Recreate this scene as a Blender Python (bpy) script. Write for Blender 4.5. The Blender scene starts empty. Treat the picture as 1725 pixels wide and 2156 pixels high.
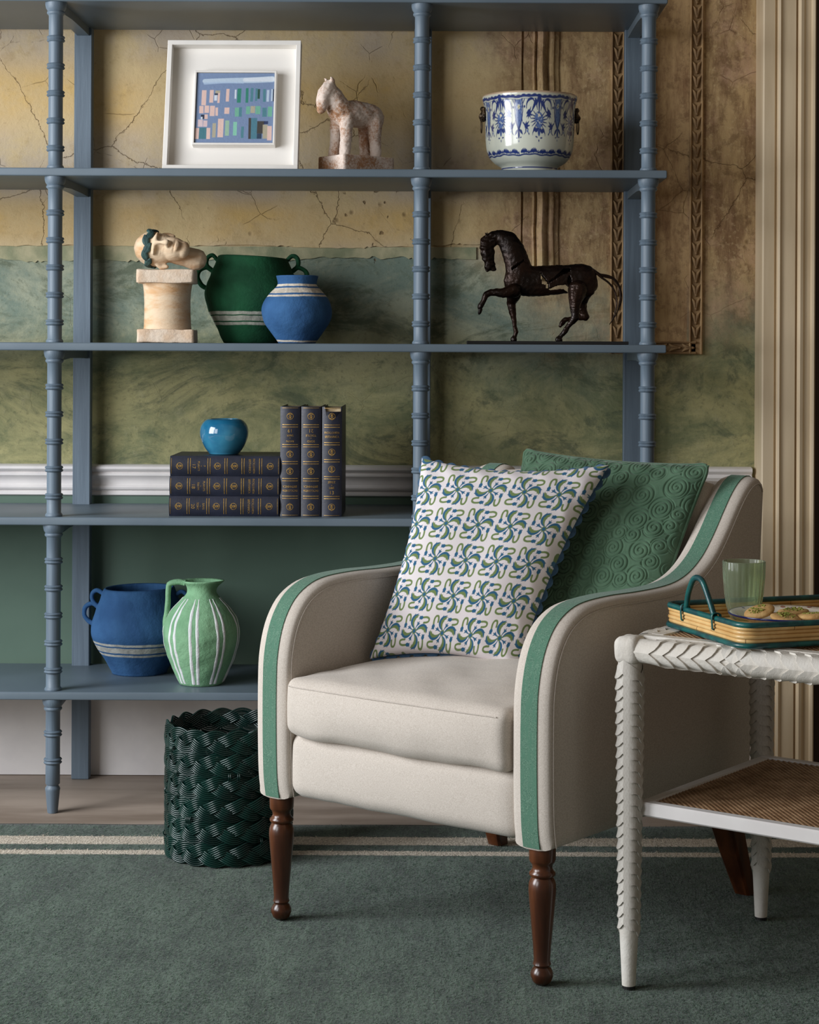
import bpy, bmesh, math, random
import numpy as np
from mathutils import Vector, Matrix, noise as mnoise

random.seed(7)
RNG = np.random.default_rng(7)
PI = math.pi
SC = bpy.context.scene
COL = SC.collection

# ------------------------------------------------------------------ camera, world, light, exposure
F_PX, CAM_H, PPX, PPY = 4070.0, 1.206, 920.0, 733.0      # focal length in pixels, eye height, principal point
cam_d = bpy.data.cameras.new('camera')
cam = bpy.data.objects.new('camera', cam_d)
COL.objects.link(cam)
cam_d.sensor_fit = 'HORIZONTAL'
cam_d.sensor_width = 36.0
cam_d.lens = F_PX / 1725.0 * 36.0
cam_d.shift_x = (862.5 - PPX) / 1725.0
cam_d.shift_y = -(1078.0 - PPY) / 1725.0
cam.matrix_world = Matrix.Translation((0, 0, CAM_H)) @ Matrix.Rotation(PI / 2, 4, 'X') @ Matrix.Rotation(math.radians(0.25), 4, 'Z')
cam_d.clip_end = 60
SC.camera = cam

world = bpy.data.worlds.new('World')
SC.world = world
world.use_nodes = True
bg = world.node_tree.nodes['Background']
bg.inputs['Color'].default_value = (1.0, 0.84, 0.66, 1)
bg.inputs['Strength'].default_value = 0.19


def area_light(name, loc, target, sx, sy, power, color):
    d = bpy.data.lights.new(name, 'AREA')
    d.shape = 'RECTANGLE'
    d.size, d.size_y = sx, sy
    d.energy = power
    d.color = color
    o = bpy.data.objects.new(name, d)
    COL.objects.link(o)
    o.location = loc
    o.rotation_euler = (Vector(target) - Vector(loc)).to_track_quat('-Z', 'Y').to_euler()
    return o


area_light('window_daylight', (-3.4, 3.15, 1.85), (0.1, 4.6, 0.85), 1.6, 2.2, 215, (0.93, 0.96, 1.0))
area_light('front_left_fill', (-3.4, 0.8, 1.9), (0.0, 4.8, 1.0), 1.3, 2.2, 85, (0.95, 0.97, 1.0))  # invented soft fill lamp, added at front left to brighten the back wall
SC.view_settings.view_transform = 'Standard'
SC.view_settings.look = 'None'
SC.view_settings.gamma = 1.0
SC.view_settings.exposure = -0.42
SC.view_settings.use_curve_mapping = False


# ------------------------------------------------------------------ helpers: colour, nodes, materials
def lin(c):
    c = np.asarray(c, float) / 255.0
    return np.where(c <= 0.04045, c / 12.92, ((c + 0.055) / 1.055) ** 2.4)


def L4(c):
    r = lin(c)
    return (float(r[0]), float(r[1]), float(r[2]), 1.0)


class NT:
    """small node-graph writer for one material"""
    def __init__(s, name):
        s.m = bpy.data.materials.new(name)
        s.m.use_nodes = True
        s.t = s.m.node_tree
        s.b = s.t.nodes['Principled BSDF']
        s.out = s.t.nodes['Material Output']
        s._c = None

    def n(s, kind, **kw):
        x = s.t.nodes.new(kind)
        for k, v in kw.items():
            setattr(x, k, v)
        return x

    def put(s, sock, v):
        if v is None:
            return
        if hasattr(v, 'is_output') or isinstance(v, bpy.types.NodeSocket):
            s.t.links.new(v, sock)
        elif isinstance(v, (tuple, list, np.ndarray)) and sock.type == 'RGBA' and len(v) == 3:
            sock.default_value = L4(v)
        else:
            sock.default_value = v

    def coord(s):
        if s._c is None:
            s._c = s.n('ShaderNodeTexCoord').outputs['Object']
        return s._c

    def xyz(s, v=None):
        x = s.n('ShaderNodeSeparateXYZ')
        s.put(x.inputs[0], v or s.coord())
        return x.outputs

    def map(s, scale=(1, 1, 1), v=None, loc=(0, 0, 0)):
        x = s.n('ShaderNodeMapping')
        s.put(x.inputs['Vector'], v or s.coord())
        x.inputs['Scale'].default_value = scale
        x.inputs['Location'].default_value = loc
        return x.outputs[0]

    def noise(s, scale, detail=4, rough=0.55, v=None, dist=0.0, out='Fac'):
        x = s.n('ShaderNodeTexNoise')
        s.put(x.inputs['Vector'], v or s.coord())
        x.inputs['Scale'].default_value = scale
        x.inputs['Detail'].default_value = detail
        x.inputs['Roughness'].default_value = rough
        x.inputs['Distortion'].default_value = dist
        return x.outputs['Fac' if out == 'Fac' else 'Color']

    def voro(s, scale, v=None, feature='DISTANCE_TO_EDGE', out='Distance'):
        x = s.n('ShaderNodeTexVoronoi', feature=feature)
        s.put(x.inputs['Vector'], v or s.coord())
        x.inputs['Scale'].default_value = scale
        return x.outputs[out]

    def math(s, op, a, b=None, c=None, clamp=False):
        x = s.n('ShaderNodeMath', operation=op)
        x.use_clamp = clamp
        s.put(x.inputs[0], a)
        s.put(x.inputs[1], b)
        s.put(x.inputs[2], c)
        return x.outputs[0]

    def step(s, v, lo, hi, a=0.0, b=1.0):
        x = s.n('ShaderNodeMapRange', interpolation_type='SMOOTHSTEP')
        s.put(x.inputs[0], v)
        for i, q in enumerate((lo, hi, a, b)):
            s.put(x.inputs[i + 1], q)
        return x.outputs[0]

    def mix(s, f, a, b, blend='MIX'):
        x = s.n('ShaderNodeMix', data_type='RGBA', blend_type=blend)
        s.put(x.inputs[0], f)
        s.put(x.inputs[6], a)
        s.put(x.inputs[7], b)
        return x.outputs[2]

    def vmix(s, f, a, b):
        x = s.n('ShaderNodeMix', data_type='VECTOR')
        s.put(x.inputs[0], f)
        s.put(x.inputs[4], a)
        s.put(x.inputs[5], b)
        return x.outputs[1]

    def bump(s, h, strength=0.5, dist=0.002, prev=None):
        x = s.n('ShaderNodeBump')
        x.inputs['Strength'].default_value = strength
        x.inputs['Distance'].default_value = dist
        s.put(x.inputs['Height'], h)
        if prev is not None:
            s.put(x.inputs['Normal'], prev)
        return x.outputs[0]

    def done(s, color=None, rough=0.5, normal=None, **kw):
        s.put(s.b.inputs['Base Color'], color)
        s.put(s.b.inputs['Roughness'], rough)
        if normal is not None:
            s.put(s.b.inputs['Normal'], normal)
        names = {'metal': 'Metallic', 'spec': 'Specular IOR Level', 'coat': 'Coat Weight', 'coat_rough': 'Coat Roughness',
                 'sheen': 'Sheen Weight', 'sheen_rough': 'Sheen Roughness', 'trans': 'Transmission Weight', 'ior': 'IOR',
                 'sub': 'Subsurface Weight', 'alpha': 'Alpha'}
        for k, v in kw.items():
            s.put(s.b.inputs[names[k]], v)
        return s.m


def mat(name, c1, c2=None, scale=8, rough=0.5, bump=None, stretch=(1, 1, 1), contrast=(0.35, 0.65), detail=4, **kw):
    """plain procedural material: two tones mixed by noise plus noise relief"""
    g = NT(name)
    v = g.map(stretch) if stretch != (1, 1, 1) else None
    col = c1
    if c2 is not None:
        col = g.mix(g.step(g.noise(scale, detail, v=v), *contrast), c1, c2)
    nrm = None
    if bump:
        for (bs, st, di) in (bump if isinstance(bump, list) else [bump]):
            nrm = g.bump(g.noise(bs, 5, 0.6, v=v), st, di, nrm)
    return g.done(L4(col) if c2 is None else col, rough, nrm, **kw)


def attr_mat(name, rough=0.5, bump=None, **kw):
    g = NT(name)
    a = g.n('ShaderNodeAttribute')
    a.attribute_name = 'paint'
    nrm = None
    if bump:
        nrm = g.bump(g.noise(bump[0], 4), bump[1], bump[2])
    return g.done(a.outputs['Color'], rough, nrm, **kw)


# ------------------------------------------------------------------ helpers: objects and meshes
def link(o, parent=None):
    COL.objects.link(o)
    if parent is not None:
        o.parent = parent
    return o


def tag(o, label=None, cat=None, group=None, kind=None):
    if label: o['label'] = label
    if cat: o['category'] = cat
    if group: o['group'] = group
    if kind: o['kind'] = kind
    return o


def thing(name, label, cat, loc=(0, 0, 0), rz=0.0, group=None):
    o = bpy.data.objects.new(name, None)
    o.empty_display_size = 0.05
    o.location = loc
    o.rotation_euler = (0, 0, rz)
    return tag(link(o), label, cat, group)


def mk(name, geo, m, parent=None, smooth=True, loc=None, paint=None, auto=None):
    """one mesh object from (verts, faces)"""
    v, f = geo
    me = bpy.data.meshes.new(name)
    v = np.asarray(v, float)
    if isinstance(f, np.ndarray):
        nv, nf, k = len(v), len(f), f.shape[1]
        me.vertices.add(nv)
        me.vertices.foreach_set('co', v.ravel())
        me.loops.add(nf * k)
        me.loops.foreach_set('vertex_index', f.ravel().astype(np.int32))
        me.polygons.add(nf)
        me.polygons.foreach_set('loop_start', np.arange(0, nf * k, k, dtype=np.int32))
        me.polygons.foreach_set('loop_total', np.full(nf, k, dtype=np.int32))
        me.update(calc_edges=True)
        me.validate()
    else:
        me.from_pydata([tuple(p) for p in v], [], [tuple(int(i) for i in q) for q in f])
        me.update()
    if smooth:
        me.polygons.foreach_set('use_smooth', np.ones(len(me.polygons), bool))
        if auto is not None:
            me.set_sharp_from_angle(angle=math.radians(auto))
    if paint is not None:
        a = me.color_attributes.new('paint', 'FLOAT_COLOR', 'POINT')
        rgba = np.ones((len(v), 4), np.float32)
        rgba[:, :3] = paint
        a.data.foreach_set('color', rgba.ravel())
    if m is not None:
        me.materials.append(m)
    o = bpy.data.objects.new(name, me)
    if loc is not None:
        o.location = loc
    return link(o, parent)


def dup(o, parent=None, loc=None, rot=None, scale=None):
    c = o.copy()
    if loc is not None: c.location = loc
    if rot is not None: c.rotation_euler = rot
    if scale is not None: c.scale = scale
    return link(c, parent)


def join(*geos):
    V, Fs, n = [], [], 0
    for v, f in geos:
        V.append(np.asarray(v, float))
        Fs += [tuple(int(i) + n for i in q) for q in f]
        n += len(v)
    return np.concatenate(V), Fs


def move(geo, d=(0, 0, 0), rot=None, s=None):
    v = np.asarray(geo[0], float)
    if s is not None: v = v * np.asarray(s)
    if rot is not None: v = v @ np.array(rot.to_3x3() if hasattr(rot, 'to_3x3') else rot).T
    return v + np.asarray(d), geo[1]


def RX(a): return Matrix.Rotation(a, 3, 'X')
def RY(a): return Matrix.Rotation(a, 3, 'Y')
def RZ(a): return Matrix.Rotation(a, 3, 'Z')


def box(x0, x1, y0, y1, z0, z1, bev=0.0, seg=2):
    bm = bmesh.new()
    bmesh.ops.create_cube(bm, size=1.0)
    for v in bm.verts:
        v.co = Vector(((x0 + x1) / 2 + v.co.x * (x1 - x0), (y0 + y1) / 2 + v.co.y * (y1 - y0), (z0 + z1) / 2 + v.co.z * (z1 - z0)))
    if bev > 0:
        bmesh.ops.bevel(bm, geom=list(bm.edges), offset=bev, segments=seg, affect='EDGES', profile=0.6)
    bm.verts.index_update()
    g = (np.array([v.co[:] for v in bm.verts]), [tuple(v.index for v in f.verts) for f in bm.faces])
    bm.free()
    return g


def grid_faces(nu, nv, wrap_u=False, wrap_v=False):
    iu = np.arange(nu if wrap_u else nu - 1)
    iv = np.arange(nv if wrap_v else nv - 1)
    U, V = np.meshgrid(iu, iv, indexing='ij')
    U2, V2 = (U + 1) % nu, (V + 1) % nv
    return np.stack([U * nv + V, U2 * nv + V, U2 * nv + V2, U * nv + V2], -1).reshape(-1, 4)


def lathe(prof, n=48, cap0=True, cap1=False, wob=None):
    """prof: (r, z) rows from bottom to top; wob(theta, z, r)->r"""
    p = np.asarray(prof, float)
    th = np.linspace(0, 2 * PI, n, endpoint=False)
    T, R = np.meshgrid(th, p[:, 0], indexing='ij')
    Z = np.broadcast_to(p[:, 1], T.shape)
    if wob is not None:
        R = wob(T, Z, R)
    v = np.stack([R * np.cos(T), R * np.sin(T), Z], -1).reshape(-1, 3)
    m = len(p)
    f = [tuple(q) for q in grid_faces(n, m, wrap_u=True)]
    if cap0: f.append(tuple(i * m for i in range(n))[::-1])
    if cap1: f.append(tuple(i * m + m - 1 for i in range(n)))
    return v, f


def spline(pts, n, closed=False):
    """Catmull-Rom through points, n samples evenly spread by length"""
    p = np.asarray(pts, float)
    k = len(p)
    out = []
    for i in range(k if closed else k - 1):
        p0, p1, p2, p3 = (p[(i - 1) % k] if (closed or i > 0) else 2 * p[0] - p[1]), p[i], p[(i + 1) % k], \
            (p[(i + 2) % k] if (closed or i + 2 < k) else 2 * p[-1] - p[-2])
        t = np.linspace(0, 1, 16, endpoint=False)[:, None]
        out.append(0.5 * (2 * p1 + (p2 - p0) * t + (2 * p0 - 5 * p1 + 4 * p2 - p3) * t ** 2 + (3 * p1 - p0 - 3 * p2 + p3) * t ** 3))
    out.append(p[:1] if closed else p[-1:])
    q = np.concatenate(out)
    d = np.concatenate([[0], np.cumsum(np.linalg.norm(np.diff(q, axis=0), axis=1))])
    s = np.linspace(0, d[-1], n + 1)[:-1] if closed else np.linspace(0, d[-1], n)
    return np.stack([np.interp(s, d, q[:, j]) for j in range(q.shape[1])], 1)


def tube(pts, r, sides=8, closed=False, caps=True, up=(0, 0, 1), flat=None):
    """sweep; r scalar or per-point; flat=(a,b) scales of the section along normal/binormal"""
    p = np.asarray(pts, float)
    n = len(p)
    r = np.broadcast_to(np.asarray(r, float), (n,))
    t = (np.roll(p, -1, 0) - np.roll(p, 1, 0)) if closed else np.gradient(p, axis=0)
    t = t / np.maximum(np.linalg.norm(t, axis=1), 1e-9)[:, None]
    N = np.zeros_like(p)
    u = np.asarray(up, float)
    if abs(np.dot(u, t[0])) > 0.95: u = np.array([1.0, 0.1, 0])
    for i in range(n):
        u = u - t[i] * np.dot(u, t[i])
        u = u / max(np.linalg.norm(u), 1e-9)
        N[i] = u
    B = np.cross(t, N)
    a = np.linspace(0, 2 * PI, sides, endpoint=False)
    fa, fb = flat or (1, 1)
    v = p[:, None, :] + r[:, None, None] * (fa * np.cos(a)[None, :, None] * N[:, None, :] + fb * np.sin(a)[None, :, None] * B[:, None, :])
    f = [tuple(q) for q in grid_faces(n, sides, wrap_u=closed, wrap_v=True)]
    if caps and not closed:
        f.append(tuple(range(sides))[::-1])
        f.append(tuple((n - 1) * sides + i for i in range(sides)))
    return v.reshape(-1, 3), f


def extrude_profile(prof, axis, length0, length1, n=2, closed=True):
    """prof rows (a, b); axis 'z': (a->x, b->y), axis 'x': (a->y, b->z)"""
    p = np.asarray(prof, float)
    s = np.linspace(length0, length1, n)
    k = len(p)
    V = []
    for q in s:
        V.append(np.stack([p[:, 0], p[:, 1], np.full(k, q)], 1) if axis == 'z' else np.stack([np.full(k, q), p[:, 0], p[:, 1]], 1))
    f = [tuple(x) for x in grid_faces(n, k, wrap_v=closed)]
    if closed:
        f.append(tuple(range(k))[::-1])
        f.append(tuple((n - 1) * k + i for i in range(k)))
    return np.concatenate(V), f


def wob3(p, scale, seed=0, n=6):
    """smooth pseudo-noise in about [-1,1] from a handful of sine waves"""
    r = np.random.default_rng(seed)
    k = r.normal(size=(n, 3))
    k = k / np.linalg.norm(k, axis=1)[:, None] * (r.uniform(0.5, 1.6, (n, 1)))
    ph = r.uniform(0, 2 * PI, n)
    q = np.asarray(p) * scale
    return np.sin(q @ k.T + ph).sum(-1) / (n ** 0.5 * 1.3)


def rbox(a, b, c, r, n=14):
    """rounded box, half sizes a b c, corner radius r; returns dense quad shell"""
    bm = bmesh.new()
    bmesh.ops.create_cube(bm, size=2.0)
    bmesh.ops.subdivide_edges(bm, edges=list(bm.edges), cuts=n, use_grid_fill=True)
    bm.verts.index_update()
    q = np.array([v.co[:] for v in bm.verts])
    f = [tuple(v.index for v in x.verts) for x in bm.faces]
    bm.free()
    h = np.array([a, b, c])
    # push the sample lines towards the edges so that the rounding is well described
    q = np.sign(q) * (1 - (1 - np.abs(q)) ** 1.35)
    q = q * h
    core = np.clip(q, -(h - r), h - r)
    d = q - core
    l = np.linalg.norm(d, axis=1)[:, None]
    v = np.where(l > 1e-9, core + d / np.maximum(l, 1e-9) * r, q)
    return v, f


def fill_poly(pts2):
    return list(range(len(pts2)))


_SPH = None


def ball(c, r, sub=2, s=(1, 1, 1)):
    global _SPH
    if _SPH is None:
        _SPH = {}
    if sub not in _SPH:
        bm = bmesh.new()
        bmesh.ops.create_icosphere(bm, subdivisions=sub, radius=1.0)
        bm.verts.index_update()
        _SPH[sub] = (np.array([v.co[:] for v in bm.verts]), [tuple(v.index for v in f.verts) for f in bm.faces])
        bm.free()
    v, f = _SPH[sub]
    return v * r * np.asarray(s) + np.asarray(c, float), f


def chain(pts):
    """balls along a polyline of (x,y,z,r): raw material for blob()"""
    g = []
    p = np.asarray(pts, float)
    for i in range(len(p) - 1):
        a, b = p[i], p[i + 1]
        n = max(2, int(np.linalg.norm(b[:3] - a[:3]) / (0.3 * max(0.001, min(a[3], b[3])))) + 1)
        for t in np.linspace(0, 1, n):
            q = a * (1 - t) + b * t
            g.append(ball(q[:3], q[3], 2))
    return g


def blob(geos, voxel, smooth=4):
    """fuse overlapping shells into one continuous surface"""
    v, f = join(*geos)
    me = bpy.data.meshes.new('tmp')
    me.from_pydata([tuple(p) for p in v], [], f)
    o = bpy.data.objects.new('tmp', me)
    COL.objects.link(o)
    r = o.modifiers.new('r', 'REMESH')
    r.mode = 'VOXEL'
    r.voxel_size = voxel
    if smooth:
        s = o.modifiers.new('s', 'SMOOTH')
        s.iterations = smooth
        s.factor = 0.5
    dg = bpy.context.evaluated_depsgraph_get()
    e = o.evaluated_get(dg)
    m2 = e.to_mesh()
    nv = len(m2.vertices)
    co = np.empty(nv * 3)
    m2.vertices.foreach_get('co', co)
    no = np.empty(nv * 3)
    m2.vertices.foreach_get('normal', no)
    faces = [tuple(p.vertices) for p in m2.polygons]
    e.to_mesh_clear()
    bpy.data.objects.remove(o)
    bpy.data.meshes.remove(me)
    return co.reshape(-1, 3), faces, no.reshape(-1, 3)


def text_geo(body, size, align='CENTER'):
    c = bpy.data.curves.new('tmp_text', 'FONT')
    c.body = body
    c.size = size
    c.align_x = align
    c.align_y = 'CENTER'
    c.resolution_u = 3
    o = bpy.data.objects.new('tmp_text', c)
    COL.objects.link(o)
    dg = bpy.context.evaluated_depsgraph_get()
    e = o.evaluated_get(dg)
    m2 = e.to_mesh()
    v = np.array([q.co[:] for q in m2.vertices]).reshape(-1, 3)
    f = [tuple(p.vertices) for p in m2.polygons]
    e.to_mesh_clear()
    bpy.data.objects.remove(o)
    bpy.data.curves.remove(c)
    return v, f


class Canvas:
    """a small painted tile (colours are pigments), later carried by mesh vertices"""
    def __init__(s, w, h, x0, x1, y0, y1, bgc):
        s.w, s.h, s.ext = w, h, (x0, x1, y0, y1)
        X, Y = np.meshgrid(np.linspace(x0, x1, w), np.linspace(y0, y1, h))
        s.X, s.Y = X, Y
        s.img = np.tile(lin(bgc), (h, w, 1))
        s.px = (x1 - x0) / w

    def _put(s, d, color, a=1.0):
        k = np.clip(0.5 - d / (1.2 * s.px), 0, 1)[..., None] * a
        s.img = s.img * (1 - k) + lin(color) * k

    def ell(s, x, y, rx, ry, color, rot=0.0, a=1.0):
        dx, dy = s.X - x, s.Y - y
        c, n = math.cos(rot), math.sin(rot)
        u, v = dx * c + dy * n, -dx * n + dy * c
        q = np.sqrt((u / rx) ** 2 + (v / ry) ** 2)
        s._put((q - 1) * min(rx, ry), color, a)

    def stroke(s, pts, w, color, a=1.0, smooth=True):
        p = np.asarray(pts, float)
        q = spline(p, max(10, int(8 * len(p)))) if smooth else p
        w = np.interp(np.linspace(0, 1, len(q)), np.linspace(0, 1, len(w)), w) if hasattr(w, '__len__') else np.full(len(q), w)
        d = np.full(s.X.shape, 1e9)
        for i in range(len(q) - 1):
            e = q[i + 1] - q[i]
            L2 = max(float(e @ e), 1e-12)
            t = np.clip(((s.X - q[i, 0]) * e[0] + (s.Y - q[i, 1]) * e[1]) / L2, 0, 1)
            dd = np.hypot(s.X - q[i, 0] - t * e[0], s.Y - q[i, 1] - t * e[1]) - (w[i] * (1 - t) + w[i + 1] * t)
            d = np.minimum(d, dd)
        s._put(d, color, a)

    def rect(s, x0, y0, x1, y1, color, a=1.0, skew=0.0):
        X = s.X + skew * (s.Y - (y0 + y1) / 2)
        d = np.maximum(np.maximum(x0 - X, X - x1), np.maximum(y0 - s.Y, s.Y - y1))
        s._put(d, color, a)

    def sample(s, x, y, wrap=False):
        x0, x1, y0, y1 = s.ext
        fx, fy = (x - x0) / (x1 - x0) * (s.w - 1), (y - y0) / (y1 - y0) * (s.h - 1)
        if wrap:
            fx, fy = np.mod(fx, s.w - 1), np.mod(fy, s.h - 1)
        fx, fy = np.clip(fx, 0, s.w - 1.001), np.clip(fy, 0, s.h - 1.001)
        i, j = fx.astype(int), fy.astype(int)
        u, v = (fx - i)[..., None], (fy - j)[..., None]
        g = s.img
        return (g[j, i] * (1 - u) + g[j, i + 1] * u) * (1 - v) + (g[j + 1, i] * (1 - u) + g[j + 1, i + 1] * u) * v

# ------------------------------------------------------------------ materials
WALL_Y = 5.45


def wall_material():
    g = NT('aged_plaster')
    X, Y, Z = g.xyz()
    n1 = g.noise(1.7, 5, 0.6)
    n2 = g.noise(4.3, 7, 0.68, v=g.map((1, 1, 1), loc=(3, 1, 7)))
    n3 = g.noise(22, 7, 0.74)
    n4 = g.noise(75, 5, 0.7)
    nv = g.noise(9, 8, 0.75, v=g.map((1.7, 1, 0.38)))
    nh = g.noise(4.2, 8, 0.72, v=g.map((0.75, 1, 1.2), loc=(5, 0, 2)), dist=0.7)
    # upper ochre limewash with pinkish grey worn areas
    up = g.mix(g.step(n2, 0.34, 0.66), (206, 184, 140), (192, 178, 160))
    band = g.step(g.math('ABSOLUTE', g.math('SUBTRACT', Z, 1.91)), 0.02, 0.17, 1.0, 0.0)
    band2 = g.step(g.math('ABSOLUTE', g.math('SUBTRACT', Z, 1.555)), 0.02, 0.10, 1.0, 0.0)
    yell = g.math('MULTIPLY', g.math('MAXIMUM', band, band2), g.step(n2, 0.26, 0.66))
    up = g.mix(yell, up, (206, 174, 114))
    up = g.mix(g.math('MULTIPLY', g.step(n3, 0.50, 0.72), 0.40), up, (164, 136, 92))
    up = g.mix(g.math('MULTIPLY', g.step(n4, 0.60, 0.72), 0.35), up, (140, 112, 74))
    # bare brown streaky plaster to the right
    br = g.mix(g.step(nv, 0.38, 0.66), (190, 162, 118), (128, 98, 70))
    br = g.mix(g.step(n2, 0.48, 0.70), br, (194, 160, 132))
    br = g.mix(g.math('MULTIPLY', g.step(n3, 0.48, 0.62), 0.55), br, (116, 90, 62))
    br = g.mix(g.math('MULTIPLY', g.step(n4, 0.54, 0.66), 0.45), br, (206, 182, 140))
    fx = g.step(g.math('ADD', X, g.math('MULTIPLY', g.math('SUBTRACT', n2, 0.5), 0.7)), 0.02, 0.30)
    up = g.mix(fx, up, br)
    # lower murky green
    sw = g.noise(2.6, 6, 0.75, v=g.map((1.0, 1, 1.7), loc=(1, 0, 8)), dist=2.2)
    lo = g.mix(g.step(nh, 0.36, 0.62), (176, 170, 124), (122, 128, 94))
    lo2 = g.mix(g.step(nh, 0.36, 0.62), (164, 168, 146), (118, 134, 122))
    fz2 = g.step(g.math('ADD', Z, g.math('MULTIPLY', g.math('SUBTRACT', n1, 0.5), 0.6)), 1.08, 1.36)
    lo = g.mix(fz2, lo, lo2)
    lo = g.mix(g.math('MULTIPLY', g.step(sw, 0.50, 0.64), 0.7), lo, (88, 98, 78))
    lo = g.mix(g.math('MULTIPLY', g.step(n2, 0.55, 0.72), 0.6), lo, (168, 164, 126))
    lo = g.mix(g.math('MULTIPLY', g.step(n3, 0.54, 0.70), 0.35), lo, (176, 172, 138))
    lo = g.mix(g.math('MULTIPLY', g.step(n4, 0.55, 0.68), 0.35), lo, (76, 84, 64))
    lob = g.math('SUBTRACT', 1.470, g.math('MULTIPLY', g.step(X, 0.10, 0.35), 0.16))
    wd = g.math('ADD', 0.010, g.math('MULTIPLY', g.step(X, 0.0, 0.25), 0.15))
    zz = g.math('ADD', Z, g.math('MULTIPLY', g.math('SUBTRACT', n2, 0.5), g.math('ADD', 0.05, g.math('MULTIPLY', g.step(X, 0.1, 0.3), 0.40))))
    fz = g.step(zz, g.math('SUBTRACT', lob, wd), g.math('ADD', lob, wd))
    col = g.mix(fz, lo, up)
    # inner panel of the leaf frame keeps its warm brown to the bottom
    pan = g.math('MULTIPLY', g.step(X, 0.525, 0.55), g.math('MULTIPLY', g.step(X, 0.70, 0.712, 1, 0), g.step(Z, 1.19, 1.21)))
    pcol = g.mix(g.step(nv, 0.40, 0.66), (198, 166, 122), (146, 112, 80))
    pcol = g.mix(g.math('MULTIPLY', g.step(n3, 0.48, 0.62), 0.5), pcol, (118, 88, 62))
    col = g.mix(pan, col, pcol)
    # fine cracks
    cv = g.vmix(0.10, g.coord(), g.noise(4.5, 7, 0.65, out='Color'))
    cr = g.voro(3.1, v=cv)
    crk = g.math('MULTIPLY', g.step(cr, 0.0, 0.0042, 1, 0), g.math('MULTIPLY', g.step(n1, 0.40, 0.52), g.step(Z, 1.47, 1.5)))
    cr2 = g.voro(7.5, v=g.vmix(0.05, g.map(loc=(4, 2, 1)), g.noise(6, 4, out='Color')))
    crk2 = g.math('MULTIPLY', g.step(cr2, 0.0, 0.010, 1, 0), g.math('MULTIPLY', g.step(n2, 0.52, 0.6), g.step(Z, 1.2, 1.5, 0.2, 0.6)))
    crk = g.math('MAXIMUM', crk, crk2)
    col = g.mix(g.math('MULTIPLY', crk, 0.62), col, (104, 76, 44))
    # pitted holes
    pit = g.voro(16, feature='F1')
    pm = g.math('MULTIPLY', g.step(pit, 0.0, 0.16, 1, 0), g.math('MULTIPLY', g.step(g.noise(2.6, 2, v=g.map(loc=(9, 9, 3))), 0.56, 0.62), g.step(Z, 1.44, 1.46)))
    # a peppering of small nail holes left of the middle post
    dxn, dzn = g.math('MULTIPLY', g.math('ADD', X, 0.17), 6.5), g.math('MULTIPLY', g.math('SUBTRACT', Z, 1.555), 9.0)
    near = g.step(g.math('ADD', g.math('MULTIPLY', dxn, dxn), g.math('MULTIPLY', dzn, dzn)), 0.3, 1.4, 1, 0)
    ph = g.voro(31, v=g.vmix(0.02, g.coord(), g.noise(40, 3, out='Color')), feature='F1')
    pm = g.math('MAXIMUM', pm, g.math('MULTIPLY', g.step(ph, 0.10, 0.19, 1, 0), g.step(near, 0.2, 0.5)))
    col = g.mix(g.math('MULTIPLY', pm, 0.7), col, (104, 78, 48))
    nrm = g.bump(n3, 0.7, 0.004)
    nrm = g.bump(n4, 0.5, 0.0018, nrm)
    nrm = g.bump(g.math('SUBTRACT', 1.0, g.math('MAXIMUM', crk, pm)), 0.8, 0.003, nrm)
    return g.done(col, 0.82, nrm, spec=0.25)


def linen_material(name, c1, c2, stripe=None):
    g = NT(name)
    w1 = g.noise(330, 2, 0.5, v=g.map((3.5, 1, 1)))
    w2 = g.noise(330, 2, 0.5, v=g.map((1, 1, 3.5)))
    f = g.math('MULTIPLY', g.math('ADD', w1, w2), 0.5)
    col = g.mix(g.step(f, 0.40, 0.62), c1, c2)
    if stripe is not None:
        big = g.noise(60, 3, v=g.map((3, 3, 0.6)))
        col = g.mix(g.step(big, 0.42, 0.66), col, stripe)
    nrm = g.bump(f, 0.35, 0.0012)
    nrm = g.bump(g.noise(9, 3), 0.25, 0.006, nrm)
    return g.done(col, 0.92, nrm, sheen=0.15, spec=0.2)


def rug_material():
    g = NT('woven_wool_rug')
    X, Y, Z = g.xyz()
    a = g.noise(7, 5, 0.7, v=g.map((1.6, 0.5, 1)))
    b = g.noise(190, 3, 0.7, v=g.map((1, 0.55, 1)))
    c = g.noise(60, 4, 0.7, v=g.map((1.8, 0.35, 1)))
    f = g.math('ADD', g.math('MULTIPLY', a, 0.35), g.math('ADD', g.math('MULTIPLY', b, 0.35), g.math('MULTIPLY', c, 0.3)))
    col = g.mix(g.step(f, 0.38, 0.62), (30, 48, 42), (84, 104, 90))
    col = g.mix(g.math('MULTIPLY', g.step(b, 0.60, 0.74), 0.35), col, (112, 124, 104))
    yy = g.math('ADD', Y, g.math('MULTIPLY', g.math('SUBTRACT', g.noise(26, 3), 0.5), 0.012))
    s1 = g.math('MULTIPLY', g.step(yy, 4.640, 4.648), g.step(yy, 4.716, 4.724, 1, 0))
    s2 = g.math('MULTIPLY', g.step(yy, 4.547, 4.554), g.step(yy, 4.586, 4.593, 1, 0))
    cream = g.mix(g.step(b, 0.38, 0.62), (172, 160, 142), (226, 214, 196))
    col = g.mix(g.math('MAXIMUM', s1, s2), col, cream)
    nrm = g.bump(b, 0.9, 0.004)
    nrm = g.bump(c, 0.5, 0.006, nrm)
    return g.done(col, 0.95, nrm, spec=0.1, sheen=0.2)


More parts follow.
